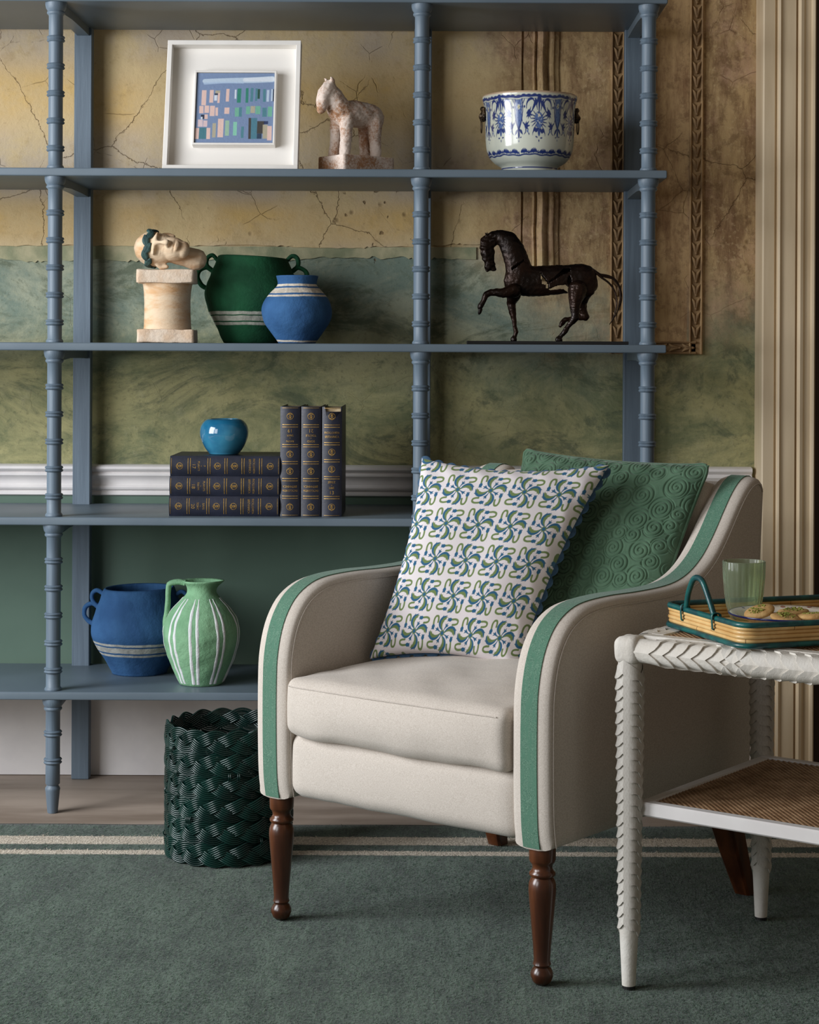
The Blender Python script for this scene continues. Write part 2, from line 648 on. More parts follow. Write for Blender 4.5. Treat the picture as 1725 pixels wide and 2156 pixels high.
def papier(name, c1, c2, bands=(), band_col=(205, 200, 190), rough=0.85, amp=1.0):
    """rough painted papier-mache, with brushed bands at given heights"""
    g = NT(name)
    X, Y, Z = g.xyz()
    col = g.mix(g.step(g.noise(11, 5), 0.35, 0.68), c1, c2)
    if bands:
        zz = g.math('ADD', Z, g.math('MULTIPLY', g.math('SUBTRACT', g.noise(14, 3), 0.5), 0.007))
        m = None
        for lo, hi in bands:
            q = g.math('MULTIPLY', g.step(zz, lo - 0.0008, lo + 0.0008), g.step(zz, hi - 0.0008, hi + 0.0008, 1, 0))
            m = q if m is None else g.math('MAXIMUM', m, q)
        bc = g.mix(g.step(g.noise(60, 4), 0.35, 0.65), band_col, tuple(int(k * 0.86) for k in band_col))
        col = g.mix(m, col, bc)
    nrm = g.bump(g.noise(70, 5, 0.65), 0.55 * amp, 0.004)
    nrm = g.bump(g.noise(260, 3), 0.3 * amp, 0.001, nrm)
    return g.done(col, rough, nrm, spec=0.25)


M_WALL = wall_material()
M_BAND = mat('bare_lime_plaster', (184, 176, 142), (132, 138, 108), 9, 0.85, [(30, 0.6, 0.004), (110, 0.4, 0.0015)], detail=7)
M_GREENWALL = mat('dado_green_paint', (92, 117, 102), (82, 107, 93), 3, 0.55, (40, 0.08, 0.002))
M_WHITE = mat('white_gloss_woodwork', (234, 230, 228), (220, 216, 216), 5, 0.42, (30, 0.08, 0.002))
M_ARCH = mat('cream_door_woodwork', (224, 204, 172), (210, 188, 154), 4, 0.5, (26, 0.12, 0.003), stretch=(3, 3, 0.4))
M_DOOR = mat('dark_door_wood', (70, 46, 30), (44, 28, 20), 5, 0.5, (30, 0.2, 0.002), stretch=(4, 4, 0.4))
M_FLOOR = mat('worn_stone_floor', (176, 160, 146), (140, 124, 110), 3, 0.6, [(14, 0.15, 0.003), (90, 0.2, 0.001)], stretch=(0.5, 2.2, 1), detail=8)
M_RUG = rug_material()
M_MOULD = mat('worn_gilt_plaster', (172, 140, 98), (126, 98, 66), 14, 0.75, [(40, 0.4, 0.003), (160, 0.3, 0.001)], detail=7)
M_SHELF = mat('blue_grey_eggshell_paint', (100, 114, 125), (92, 106, 117), 3, 0.42, (40, 0.15, 0.001), stretch=(1, 1, 1))
M_SHELFV = mat('blue_grey_grained_paint', (102, 118, 132), (91, 106, 120), 14, 0.5, (60, 0.3, 0.0012), stretch=(5, 5, 0.25))
M_LINEN = linen_material('natural_linen', (208, 199, 189), (190, 180, 169))
M_RIBBON = linen_material('green_woven_ribbon', (68, 106, 88), (108, 142, 122), (82, 122, 102))
M_SEAM = mat('linen_seam', (150, 136, 118), None, rough=0.9)
M_MAHOG = mat('polished_mahogany', (98, 54, 28), (58, 28, 14), 7, 0.28, (60, 0.1, 0.001), stretch=(4, 4, 0.4), coat=0.35, coat_rough=0.2)
M_PLASTER = mat('white_plaster_resin', (222, 218, 210), (206, 200, 190), 18, 0.7, [(55, 0.4, 0.003), (220, 0.3, 0.001)])
M_WPAINT = mat('white_painted_wood', (224, 222, 220), (214, 210, 208), 8, 0.5, (80, 0.15, 0.001))
M_CANE = mat('cane_strip', (176, 142, 108), (146, 112, 80), 30, 0.55, (120, 0.2, 0.001))
M_RATTAN = mat('honey_rattan', (226, 190, 130), (204, 162, 100), 16, 0.38, (60, 0.15, 0.001), coat=0.2)
M_NODE = mat('rattan_node', (128, 92, 52), None, rough=0.6)
M_TEAL = mat('teal_cane_binding', (18, 96, 92), (10, 66, 72), 40, 0.36, (260, 0.4, 0.001), coat=0.2)
M_BASKET = mat('dark_green_lacquered_cane', (10, 50, 44), (5, 32, 30), 9, 0.26, None, spec=0.6)
M_BRONZE = mat('patinated_bronze', (46, 27, 17), (22, 14, 10), 12, 0.3, [(60, 0.5, 0.004), (160, 0.35, 0.002)], metal=0.55, detail=6)
M_BLACK = mat('black_steel', (18, 17, 18), None, rough=0.5)
M_GILT = mat('gilt_tooling', (196, 160, 92), (150, 116, 60), 160, 0.4, None, metal=0.55)
M_LEATHER = mat('midnight_leather', (34, 38, 56), (22, 25, 38), 12, 0.45, [(120, 0.25, 0.0012)], detail=6)
M_PAGES = mat('aged_page_edges', (206, 186, 150), (170, 148, 112), 60, 0.85, (200, 0.4, 0.001), stretch=(1, 1, 1))
M_BOWL = mat('turquoise_glaze', (24, 96, 134), (62, 136, 168), 9, 0.12, (40, 0.08, 0.002), coat=0.6, coat_rough=0.05)
g = NT('whitewashed_terracotta')
tn = g.math('ADD', g.math('MULTIPLY', g.noise(17, 4), 0.5), g.math('MULTIPLY', g.noise(150, 6, 0.8), 0.5))
M_TERRA = g.done(g.mix(g.step(tn, 0.44, 0.60), (228, 212, 200), (172, 126, 92)), 0.88, g.bump(g.noise(220, 4, 0.7), 0.6, 0.0016, g.bump(g.noise(70, 5), 0.5, 0.003)), spec=0.2)
M_CLAY = mat('pale_terracotta', (222, 198, 168), (206, 162, 116), 12, 0.85, [(90, 0.4, 0.003)], contrast=(0.42, 0.7), stretch=(1, 1, 3), detail=6)
M_CLAYW = mat('chalky_terracotta', (224, 206, 186), (212, 184, 156), 22, 0.9, [(70, 0.6, 0.004), (220, 0.3, 0.001)])
M_WREATH = mat('verdigris_leaf', (62, 92, 88), (40, 66, 66), 60, 0.7, (90, 0.4, 0.002))
M_FRAME = mat('white_frame_paint', (236, 232, 226), (226, 222, 216), 6, 0.5, (60, 0.12, 0.001))
M_MAT = mat('white_mount_board', (232, 228, 222), None, rough=0.85)
M_PAINT = attr_mat('artist_paint', 0.5, (120, 0.3, 0.002))
M_POT = attr_mat('tin_glaze', 0.16, None, coat=0.5, coat_rough=0.08)
M_PRINT = attr_mat('printed_cotton', 0.9, (420, 0.25, 0.001), sheen=0.15, spec=0.2)
M_RICRAC = mat('blue_braid', (70, 104, 136), (54, 86, 116), 90, 0.85, (300, 0.4, 0.001))
M_VELVET = mat('green_velvet', (84, 112, 90), (68, 94, 74), 14, 0.85, (240, 0.2, 0.001), sheen=0.35, sheen_rough=0.4, spec=0.15)
M_COOKIE = mat('shortbread', (206, 170, 112), (186, 144, 88), 40, 0.85, [(90, 0.6, 0.003)])
M_PISTA = mat('chopped_pistachio', (120, 130, 50), (158, 152, 72), 200, 0.8)
M_BRASS = mat('dull_bronze_fitting', (74, 56, 34), (40, 30, 20), 60, 0.4, (120, 0.5, 0.003), metal=0.6)

# ------------------------------------------------------------------ the setting
mk('floor', box(-4, 4, 0.2, WALL_Y + 0.02, -0.04, 0.0), M_FLOOR, smooth=False)['kind'] = 'structure'
wall = mk('wall_back', box(-4, 4, WALL_Y, WALL_Y + 0.12, 0, 2.75), M_WALL, smooth=False)
wall['kind'] = 'structure'


def chipped_slab(x0, x1, z0, z1, yf, amp0, amp1, seed):
    """thin raised plaster layer with a chipped lower / upper edge"""
    n = 520
    xs = np.linspace(x0, x1, n)
    r = np.random.default_rng(seed)

    def edge(z, a):
        e = np.zeros(n)
        for k in (9, 23, 60, 140, 230):
            e += np.interp(np.linspace(0, k, n), np.arange(k + 1), r.normal(size=k + 1)) / (k ** 0.3)
        spikes = np.repeat(r.random(n // 5 + 1) < 0.16, 5)[:n] * r.uniform(0.3, 1.6, n)
        return z + a * (e * 0.9 + np.minimum(spikes, .8) * .45 * r.choice([-1, 1], n))
    lo, hi = edge(z0, amp0), edge(z1, amp1)
    v = []
    for y in (yf, WALL_Y + 0.001):
        v += [(x, y, z) for x, z in zip(xs, lo)]
        v += [(x, y, z) for x, z in zip(xs, hi)]
    f = []
    for i in range(n - 1):
        f.append((i, i + 1, n + i + 1, n + i))
        f.append((2 * n + i, 2 * n + i + 1, i + 1, i))
        f.append((n + i, n + i + 1, 3 * n + i + 1, 3 * n + i))
    f.append((0, n, 3 * n, 2 * n))
    f.append((n - 1, 3 * n - 1, 4 * n - 1, 2 * n - 1))
    return v, f


mk('upper_plaster', chipped_slab(-4, 0.235, 1.492, 2.74, WALL_Y - 0.009, 0.0055, 0, 3), M_WALL, wall, smooth=False)
mk('plaster_band', chipped_slab(-4, 0.11, 1.455, 1.490, WALL_Y - 0.005, 0.0085, 0.001, 5), M_BAND, wall, smooth=False)
mk('painted_dado', box(-4, 0.896, WALL_Y - 0.006, WALL_Y + 0.01, 0.2, 0.80), M_GREENWALL, wall, smooth=False)

bb = mk('baseboard_back', extrude_profile([(WALL_Y + 0.01, 0.002), (WALL_Y - 0.014, 0.002), (WALL_Y - 0.014, 0.235), (WALL_Y - 0.011, 0.245), (WALL_Y - 0.009, 0.258), (WALL_Y + 0.01, 0.262)], 'x', -4, 0.896), M_WHITE, smooth=False)
bb['kind'] = 'structure'
W = WALL_Y
dado = [(W + .01, .787), (W - .010, .787), (W - .014, .790), (W - .014, .797), (W - .010, .800), (W - .013, .803), (W - .019, .806), (W - .021, .811), (W - .017, .816),
        (W - .012, .819), (W - .013, .828), (W - .018, .836), (W - .026, .842), (W - .029, .845), (W - .029, .850), (W - .024, .853), (W - .027, .856),
        (W - .034, .859), (W - .037, .864), (W - .036, .870), (W - .031, .874), (W + .01, .876)]
d = mk('trim_1', extrude_profile(dado, 'x', -4, 0.886), M_WHITE, auto=38)
d['kind'] = 'structure'
d['label'] = 'white moulded dado rail'
# vertical ribbed moulding
vm = [(.241, W + .01), (.241, W - .009), (.266, W - .009), (.268, W - .015), (.271, W - .018), (.275, W - .015), (.277, W - .009), (.281, W - .014), (.287, W - .023), (.294, W - .026),
      (.301, W - .023), (.307, W - .014), (.311, W - .009), (.314, W - .013), (.320, W - .015), (.326, W - .013), (.329, W - .008), (.337, W - .006), (.341, W - .004), (.341, W + .01)]
vt = mk('trim_2', extrude_profile(vm, 'z', 1.398, 2.72, 30), M_WALL, auto=38)
vt['kind'] = 'structure'
me = vt.data
for v in me.vertices:
    if v.co.z < 1.45 and v.co.y < W - 0.001:
        v.co.y += max(0, (1.43 - v.co.z)) * 0.25
    v.co.x += 0.0012 * math.sin(v.co.z * 40)
# carved leaf frame
lf = bpy.data.objects.new('trim_3', None)
link(lf)
lf['kind'] = 'structure'
lf['label'] = 'carved plaster frame moulding of overlapping leaves'


def strip_prof(w):
    h = w / 2
    return [(-h, .012), (-h, -.010), (-h + .003, -.013), (-h + .006, -.009), (-h + .0075, -.004), (h - .0075, -.004), (h - .006, -.009), (h - .003, -.013), (h, -.010), (h, .012)]


FX0, FX1, FZ = 0.507, 0.729, 1.210
for x in (FX0, FX1):
    p = np.array(strip_prof(0.038)) + np.array([x, W])
    mk('moulding_strip', extrude_profile(p, 'z', FZ - 0.018, 2.72), M_MOULD, lf, smooth=False)
p = np.array([(W + b, FZ + a) for a, b in strip_prof(0.036)])
mk('moulding_strip', extrude_profile(p, 'x', FX0, FX1), M_MOULD, lf, smooth=False)


def leaf_geo():
    c = spline([(0.0005, -.019), (.002, -.006), (.0045, .005), (.0095, .013), (.0125, .0165)], 8)
    wd = np.array([.0012, .003, .0042, .0052, .0056, .005, .0035, .0008])
    t = np.gradient(c, axis=0)
    t /= np.linalg.norm(t, axis=1)[:, None]
    nr = np.stack([-t[:, 1], t[:, 0]], 1)
    v = []
    for i in range(8):
        for k, q in enumerate((-1, -.5, 0, .5, 1)):
            o = c[i] + nr[i] * wd[i] * q
            h = (0.002, .0075, .0095, .0075, .002)[k] * (0.55 + 0.45 * math.sin(PI * (i + .6) / 8))
            v.append((o[0], -h - .001, o[1]))
    return np.array(v), [tuple(x) for x in grid_faces(8, 5)]


lg = leaf_geo()
lobR = mk('leaf', lg, M_MOULD, lf)
lobL = mk('leaf', (lg[0] * np.array([-1, 1, 1]), [q[::-1] for q in lg[1]]), M_MOULD, lf)
bead = mk('leaf_bead', ball((0, -.006, -.014), .0042, 2), M_MOULD, lf)
first = True
for x in (FX0, FX1):
    z = FZ + 0.045
    while z < 2.2:
        for src in (lobR, lobL, bead):
            if first:
                src.location = (x, W - .003, z)
            else:
                dup(src, lf, (x, W - .003, z))
        first = False
        z += 0.0392
xx = FX0 + 0.05
while xx < FX1 - 0.02:
    for src in (lobR, lobL, bead):
        dup(src, lf, (xx, W - .003, FZ), (0, PI / 2 * (1 if xx < 0.64 else -1), 0), (0.92, 1, 1))
    xx += 0.0375
# door surround and door
A0 = 0.897
YF = W - 0.12


def ax(px): return A0 + (px - 1607) / 764.0


arch = [(A0, W + .02), (A0, YF + .004), (A0 + .004, YF), (ax(1632), YF), (ax(1634), YF + .006), (ax(1637), YF + .006), (ax(1639), YF - .006), (ax(1643), YF - .008), (ax(1646), YF - .003),
        (ax(1648), YF - .001), (ax(1676), YF - .001), (ax(1677), YF + .008), (ax(1680), YF + .008), (ax(1682), YF - .004), (ax(1686), YF - .010), (ax(1692), YF - .008), (ax(1696), YF - .002),
        (ax(1708), YF - .002), (ax(1711), YF - .010), (ax(1715), YF - .012), (ax(1718), YF - .006), (ax(1718), W + .02)]
ar = mk('trim_4', extrude_profile(arch, 'z', 0.0, 2.72), M_ARCH, auto=30)
ar['kind'] = 'structure'
ar['label'] = 'cream painted fluted door surround'
dr = mk('door_1', box(ax(1718) + .003, ax(1718) + 0.85, W - 0.08, W - 0.035, 0.006, 2.3, 0.004), M_DOOR, smooth=False)
dr['kind'] = 'structure'

# rug
rug = thing('rug', 'dark green woven wool rug with two cream border stripes', 'rug', (0, 0, 0))
nx, ny = 90, 120
gx, gy = np.linspace(-2.6, 2.4, nx), np.linspace(2.2, 4.841, ny)
GX, GY = np.meshgrid(gx, gy, indexing='ij')
GZ = 0.011 + 0.0006 * wob3(np.stack([GX, GY, GX * 0], -1), 9, 4)
GY2 = GY + (GY > 4.83) * 0.004 * wob3(np.stack([GX, GX * 0, GX * 0], -1), 30, 2)
top = np.stack([GX, GY2, GZ], -1).reshape(-1, 3)
f = [tuple(q) for q in grid_faces(nx, ny)]
base = len(top)
rim = [i * ny for i in range(nx)] + [(nx - 1) * ny + j for j in range(1, ny)] + [i * ny + ny - 1 for i in range(nx - 2, -1, -1)] + [j for j in range(ny - 2, 0, -1)]
low = top[rim].copy(); low[:, 2] = 0.001
k = len(rim)
f += [(rim[i], base + i, base + (i + 1) % k, rim[(i + 1) % k]) for i in range(k)]
mk('rug_weave', (np.concatenate([top, low]), f), M_RUG, rug)
# loose wool fibres
NF = 90000
fx = RNG.uniform(-1.35, 1.15, NF); fy = 4.836 - 1.75 * RNG.random(NF) ** 0.8
an = RNG.normal(PI / 2, 0.9, NF); ln = RNG.uniform(.005, .020, NF) * (1 + (RNG.random(NF) < .03) * 1.5); wd = RNG.uniform(.0003, .0006, NF)
dx, dy = np.cos(an) * ln, np.sin(an) * ln
ox, oy = -np.sin(an) * wd, np.cos(an) * wd
z0 = 0.0105; zt = z0 + RNG.uniform(.0008, .0032, NF)
P = np.stack([np.stack([fx - ox, fy - oy, np.full(NF, z0)], -1), np.stack([fx + ox, fy + oy, np.full(NF, z0)], -1),
              np.stack([fx + dx * .6 + ox, fy + dy * .6 + oy, zt], -1), np.stack([fx + dx * .6 - ox, fy + dy * .6 - oy, zt], -1)], 1)
strp = ((fy > 4.642) & (fy < 4.722)) | ((fy > 4.549) & (fy < 4.591))
t = RNG.random(NF)[:, None]
gc = lin((36, 58, 50)) * (1 - t) + lin((98, 118, 100)) * t
cc = lin((172, 160, 142)) * (1 - t) + lin((228, 216, 198)) * t
pc = np.where(strp[:, None], cc, gc)
pile = mk('wool_pile', (P.reshape(-1, 3), np.arange(NF * 4).reshape(-1, 4)), attr_mat('wool_fibre', 0.95), rug, smooth=False, paint=np.repeat(pc, 4, 0))
pile['kind'] = 'stuff'

# ------------------------------------------------------------------ blue open shelving
ET = thing('open_bookcase', 'blue-grey painted open bookcase with ringed bobbin posts against the wall', 'bookcase', (0, 0, 0))
POSTS = [-1.576, -0.989, -0.0418, 0.5455]
Y_F, Y_B = 5.0, 5.40
S_TOP = [0.3175, 0.767, 1.2165, 1.666, 2.1155]
TH = 0.021
for z in S_TOP:
    mk('shelf', box(-1.622, 0.591, Y_F - 0.03, Y_B + 0.022, z - TH, z, 0.005, 3), M_SHELF, ET, auto=30)


def spindle_prof(h):
    """turned post section between two shelves, height h"""
    r = 0.0185
    p = [(0.0, 0), (.0215, 0), (.0225, .003), (.0205, .007), (r, .009)]
    z = 0.0515
    rings = []
    while z < h - 0.06:
        rings.append(z)
        z += 0.0708
    for q in rings:
        p += [(r, q - .008), (.0215, q - .0072), (.0238, q - .004), (.0215, q - .0008), (.0208, q), (.0215, q + .0008), (.0238, q + .004), (.0215, q + .0072), (r, q + .008)]
    p += [(r, h - .033), (.0205, h - .031), (.0232, h - .028), (.0232, h - .024), (.021, h - .022), (.0225, h - .020), (.0255, h - .015), (.0275, h - .006), (.0275, h), (0, h)]
    return p


secs = [(S_TOP[i], S_TOP[i + 1] - TH) for i in range(4)]
sp = None
for x in POSTS:
    for (z0, z1) in secs:
        if sp is None:
            sp = mk('post', lathe(spindle_prof(z1 - z0 - 0.0004), 28, False), M_SHELFV, ET, loc=(x, Y_F, z0 + .0002), auto=50)
        else:
            dup(sp, ET, (x, Y_F, z0 + .0002), None, (1, 1, (z1 - z0 - .0004) / (secs[0][1] - secs[0][0] - .0004)))
h = S_TOP[0] - TH
r = 0.0185
fp = [(0, .0005), (.0125, .0005), (.0135, .004), (.0185, .058), (.0195, .062), (.0185, .066), (.0145, .072), (r, .076)]
for q in (0.135, 0.206):
    fp += [(r, q - .008), (.0215, q - .0072), (.0238, q - .004), (.0208, q), (.0238, q + .004), (.0215, q + .0072), (r, q + .008)]
fp += [(r, h - .033), (.0205, h - .031), (.0232, h - .028), (.0232, h - .024), (.021, h - .022), (.0225, h - .020), (.0255, h - .015), (.0275, h - .006), (.0275, h), (0, h)]
ft = None
for x in POSTS:
    ft = mk('foot', lathe(fp, 28, False), M_SHELFV, ET, loc=(x, Y_F, 0), auto=50) if ft is None else dup(ft, ET, (x, Y_F, 0))
up = None
for x in POSTS:
    if up is None:
        up = mk('back_upright', box(-.0245, .0245, -.016, .016, 0.0005, 2.7, .002, 1), M_SHELFV, ET, loc=(x, Y_B, 0), smooth=False)
    else:
        dup(up, ET, (x, Y_B, 0))
# brackets from front post to back upright under every shelf
br = None
for x in POSTS:
    for z in S_TOP:
        if br is None:
            pr = [(Y_F, -.024), (Y_F + .05, -.024), (Y_F + .13, -.020), (Y_B - .12, -.020), (Y_B - .016, -.022), (Y_B - .016, 0), (Y_F, 0)]
            br = mk('bracket', extrude_profile([(a - Y_F, b) for a, b in pr], 'x', -.0165, .0165), M_SHELF, ET, loc=(x, Y_F, z - TH - .0002), smooth=False)
        else:
            dup(br, ET, (x, Y_F, z - TH - .0002))

# ------------------------------------------------------------------ armchair
CH_O = Vector((-0.061, 3.835, 0.0130))
CH_A = math.atan2(-0.614, 0.789)
CH = thing('armchair', 'natural linen armchair with green ribbon along its arms and turned mahogany legs', 'armchair', CH_O, CH_A)
ARM_X, ARM_HW = 0.331, 0.044

arm_out = np.array([(-.026, .262), (-.033, .31), (-.036, .40), (-.036, .50), (-.032, .560), (-.015, .618), (.016, .662), (.058, .688), (.11, .701), (.2, .705), (.3, .703), (.4, .704),
                    (.465, .711), (.52, .728), (.57, .757), (.615, .798), (.655, .842), (.69, .878), (.722, .902), (.752, .912), (.776, .906), (.787, .888)])
arm_back = np.array([(.783, .83), (.770, .68), (.752, .50), (.737, .36), (.726, .262)])
front_c = spline(arm_out, 90)
full_c = np.concatenate([front_c, spline(np.concatenate([front_c[-1:], arm_back]), 26)[1:], np.stack([np.linspace(.70, 0.0, 16), np.full(16, .262)], 1)])


def out_normals(c, closed=True):
    t = (np.roll(c, -1, 0) - np.roll(c, 1, 0)) if closed else np.gradient(c, axis=0)
    t /= np.maximum(np.linalg.norm(t, axis=1), 1e-9)[:, None]
    return np.stack([-t[:, 1], t[:, 0]], 1)


nrm_full = out_normals(full_c)


def arm_geo():
    """upholstered side: arm, wing and outer panel in one padded slab"""
    r = 0.013
    hw = ARM_HW
    prof = [(-hw, -r * 1.5), (-hw + r * .12, -r * .35), (-hw + r * .45, -r * .02), (-hw + r * 1.1, .003), (-hw * .3, .0055), (hw * .3, .0055),
            (hw - r * 1.1, .003), (hw - r * .45, -r * .02), (hw - r * .12, -r * .35), (hw, -r * 1.5)]
    n, k = len(full_c), len(prof)
    V = np.zeros((n, k, 3))
    for j, (x, o) in enumerate(prof):
        p = full_c + nrm_full * o
        V[:, j, 0], V[:, j, 1:] = x, p
    f = [tuple(q) for q in grid_faces(n, k, wrap_u=True)]
    v = V.reshape(-1, 3)
    # flat side panels on their own vertices: zipped between the arm line and the bottom/back line
    c0, c1 = V[:, 0], V[:, -1]
    v = np.concatenate([v, c0, c1])
    na = len(front_c)
    A_ = list(range(na))
    B_ = [0] + list(range(n - 1, na - 2, -1))

    def frac(ix):
        d = np.concatenate([[0], np.cumsum(np.linalg.norm(np.diff(c0[ix], axis=0), axis=1))])
        return d / d[-1]
    fa, fb = frac(A_), frac(B_)
    i = j = 0
    tri = []
    while i < len(A_) - 1 or j < len(B_) - 1:
        if j >= len(B_) - 1 or (i < len(A_) - 1 and fa[i + 1] <= fb[j + 1]):
            tri.append((A_[i], A_[i + 1], B_[j])); i += 1
        else:
            tri.append((A_[i], B_[j + 1], B_[j])); j += 1
    tri = [q for q in tri if len(set(q)) == 3]
    f += [tuple(n * k + x for x in q) for q in tri]
    f += [tuple(n * k + n + x for x in q[::-1]) for q in tri]
    return v, f


def strip_on_arm(c, x0, x1, off, th=0.0016):
    n = len(c)
    nm = out_normals(c, False)
    a = c + nm * (off + th)
    b = c + nm * (off - .004)
    v = []
    for x, q in ((x0, b), (x0, a), (x1, a), (x1, b)):
        v.append(np.stack([np.full(n, x), q[:, 0], q[:, 1]], 1))
    v = np.stack(v, 1).reshape(-1, 3)
    f = [tuple(q) for q in grid_faces(n, 4)]
    f += [(0, 1, 2, 3), tuple((n - 1) * 4 + i for i in (3, 2, 1, 0))]
    return v, f


ag = arm_geo()
rib_c = spline(np.concatenate([arm_out, [(.781, .80)]]), 110)
for sgn in (-1, 1):
    x = sgn * ARM_X + (0.006 if sgn < 0 else 0)
    a = mk('arm', ag, M_LINEN, CH, auto=60, loc=(x, 0, 0))
    rb = mk('ribbon_trim', strip_on_arm(rib_c, -.0185, .0185, .0050), M_RIBBON, CH, auto=40, loc=(x, 0, 0))
    for sx in (-1, 1):
        nm = out_normals(front_c, False)
        sc = front_c + nm * -.011
        mk('seam', tube(np.stack([np.full(len(sc), sx * (ARM_HW + .0006)), sc[:, 0], sc[:, 1]], 1), .0013, 5), M_LINEN, a)


def cushion(a, b, c, r, crown, seed, n=26, bulge=0.012, wr=0.0022):
    v, f = rbox(a, b, c, r, n)
    q = v / np.array([a, b, c])
    w = np.clip(1 - q[:, 0] ** 2, 0, 1) * np.clip(1 - q[:, 1] ** 2, 0, 1)
    v[:, 2] += np.sign(q[:, 2]) * np.clip(np.abs(q[:, 2]) - .2, 0, 1) * crown * w ** .6
    v[:, 1] += np.sign(q[:, 1]) * np.abs(q[:, 1]) ** 4 * bulge * np.clip(1 - q[:, 0] ** 2, 0, 1) ** .5 * np.clip(1 - q[:, 2] ** 2, 0, 1)
    v += (wr * wob3(v * np.array([1, .6, .5]), 42, seed) + wr * .6 * wob3(v * np.array([1, 1, .3]), 90, seed + 1))[:, None] * np.array([0.1, .5, .8])
    return v, f


# front rail and seat deck
sv, sf = cushion(.294, .35, .068, .03, .006, 11, 22, .012, .0010)
mk('seat_base', move((sv, sf), (.003, .325, .332)), M_LINEN, CH)
# seat cushion
cv, cf = cushion(.281, .335, .056, .020, .034, 21, 40, .018, .0030)
cv = cv + np.array([.003, .285, .456])
# dents along the lower front edge
k = np.exp(-((cv[:, 2] - .405) / .02) ** 2) * (cv[:, 1] < .02)
cv[:, 2] += k * (.0016 * np.sin(cv[:, 0] * 40 + .5) - .002)
cu = mk('seat_cushion', (cv, cf), M_LINEN, CH)


def ride(v, xs, z, tol=.006, hw=.014):
    """points on the front of a padded shape at height z"""
    out = []
    for x in xs:
        m_ = (np.abs(v[:, 0] - x) < hw) & (np.abs(v[:, 2] - z) < tol)
        if m_.any():
            out.append((x, v[m_][:, 1].min(), z))
    return spline(np.array(out), 90)


mk('seam', tube(ride(cv, np.linspace(-.262, .264, 22), .500) + np.array([0, .0004, 0]), .0011, 5), M_LINEN, cu)
# inner back
bk, bf = rbox(.292, .06, .24, .035, 22)
q = bk / np.array([.292, .06, .24])
bk[:, 1] -= .018 * np.clip(1 - q[:, 0] ** 2, 0, 1) * np.clip(1 - q[:, 2] ** 2, 0, 1) * (q[:, 1] < 0)
bk[:, 2] += .012 * (1 - q[:, 0] ** 2) * (q[:, 2] > .5)
bk, bf = move((bk, bf), (.003, .675, .665), RX(-.20))
mk('backrest', (bk, bf), M_LINEN, CH)
# outside back panel
op = [(.718, .262), (.728, .262), (.742, .40), (.778, .70), (.794, .86), (.784, .90), (.765, .90), (.755, .70), (.725, .40)]
ov, of_ = extrude_profile([(a, b) for a, b in op], 'x', -ARM_X, ARM_X)
mk('back_panel', (ov, of_), M_LINEN, CH, auto=40)
# legs
leg_p = [(0, 0.0005), (.012, .0005), (.0175, .006), (.0215, .016), (.0215, .022), (.0175, .030), (.0150, .033), (.0158, .036), (.0175, .038), (.0165, .041), (.0155, .046), (.0175, .075), (.0215, .12),
         (.0250, .16), (.0262, .178), (.0255, .190), (.0225, .198), (.0200, .2015), (.0225, .203), (.0248, .206), (.0248, .210), (.0210, .214), (.0185, .219), (.0200, .226), (.0235, .230), (.0250, .234), (.0255, .25), (.0255, .2645), (0, .2645)]
lgp = mk('leg', lathe(leg_p, 32, False), M_MAHOG, CH, loc=(.334, 0, 0), auto=50)
dup(lgp, CH, (-.328, 0, 0))


def back_leg(sx):
    n = 12
    v = []
    for i in range(n):
        t = i / (n - 1)
        z = .2645 * (1 - t) + .0005 * t
        hw = .034 * (1 - t) + .019 * t
        y = .694 + .086 * t ** 1.25
        x = .312 + .024 * t
        c = .005
        for (a, b) in ((-hw, -hw + c), (-hw + c, -hw), (hw - c, -hw), (hw, -hw + c), (hw, hw - c), (hw - c, hw), (-hw + c, hw), (-hw, hw - c)):
            v.append((sx * (x + a), y + b, z))
    f = [tuple(q) for q in grid_faces(n, 8, wrap_v=True)] + [tuple(range(8))[::-1], tuple((n - 1) * 8 + i for i in range(8))]
    return np.array(v), f


for sx in (-1, 1):
    mk('leg', back_leg(sx), M_MAHOG, CH, auto=30)


# ------------------------------------------------------------------ scatter cushions
def pillow(corners, T, n, concave, seed, wr=.003, relief=None, side=1, power=.42):
    """one face of a scatter cushion from its four corners BL BR TR TL (world)"""
    BL, BR, TR, TL = [np.asarray(c, float) for c in corners]
    a = np.linspace(-1, 1, n)
    A, B = np.meshgrid(a, a, indexing='ij')
    A2 = A * (1 - concave * (1 - B ** 2) * np.abs(A) ** 2)
    B2 = B * (1 - concave * (1 - A ** 2) * np.abs(B) ** 2)
    u, v = ((A2 + 1) / 2)[..., None], ((B2 + 1) / 2)[..., None]
    P = (BL * (1 - u) + BR * u) * (1 - v) + (TL * (1 - u) + TR * u) * v
    N = np.cross(BR - BL, TL - BL)
    N /= np.linalg.norm(N)
    h = T * (np.clip((1 - A ** 2) * (1 - B ** 2), 0, 1)) ** power
    h += wr * wob3(np.stack([A, B, A * 0], -1) * np.array([1, 1, 1]), 5.5, seed) * (1 - (1 - np.clip((1 - A ** 2) * (1 - B ** 2), 0, 1)) ** 3)
    edge = np.exp(-((1 - np.maximum(np.abs(A), np.abs(B))) / .16) ** 2)
    h += wr * .9 * edge * np.sin(18 * (A + B) + seed) * (1 - np.maximum(np.abs(A), np.abs(B))) * 6
    if relief is not None:
        h = h + relief(A2, B2)
    return (P + side * N * h[..., None]), N, A2, B2


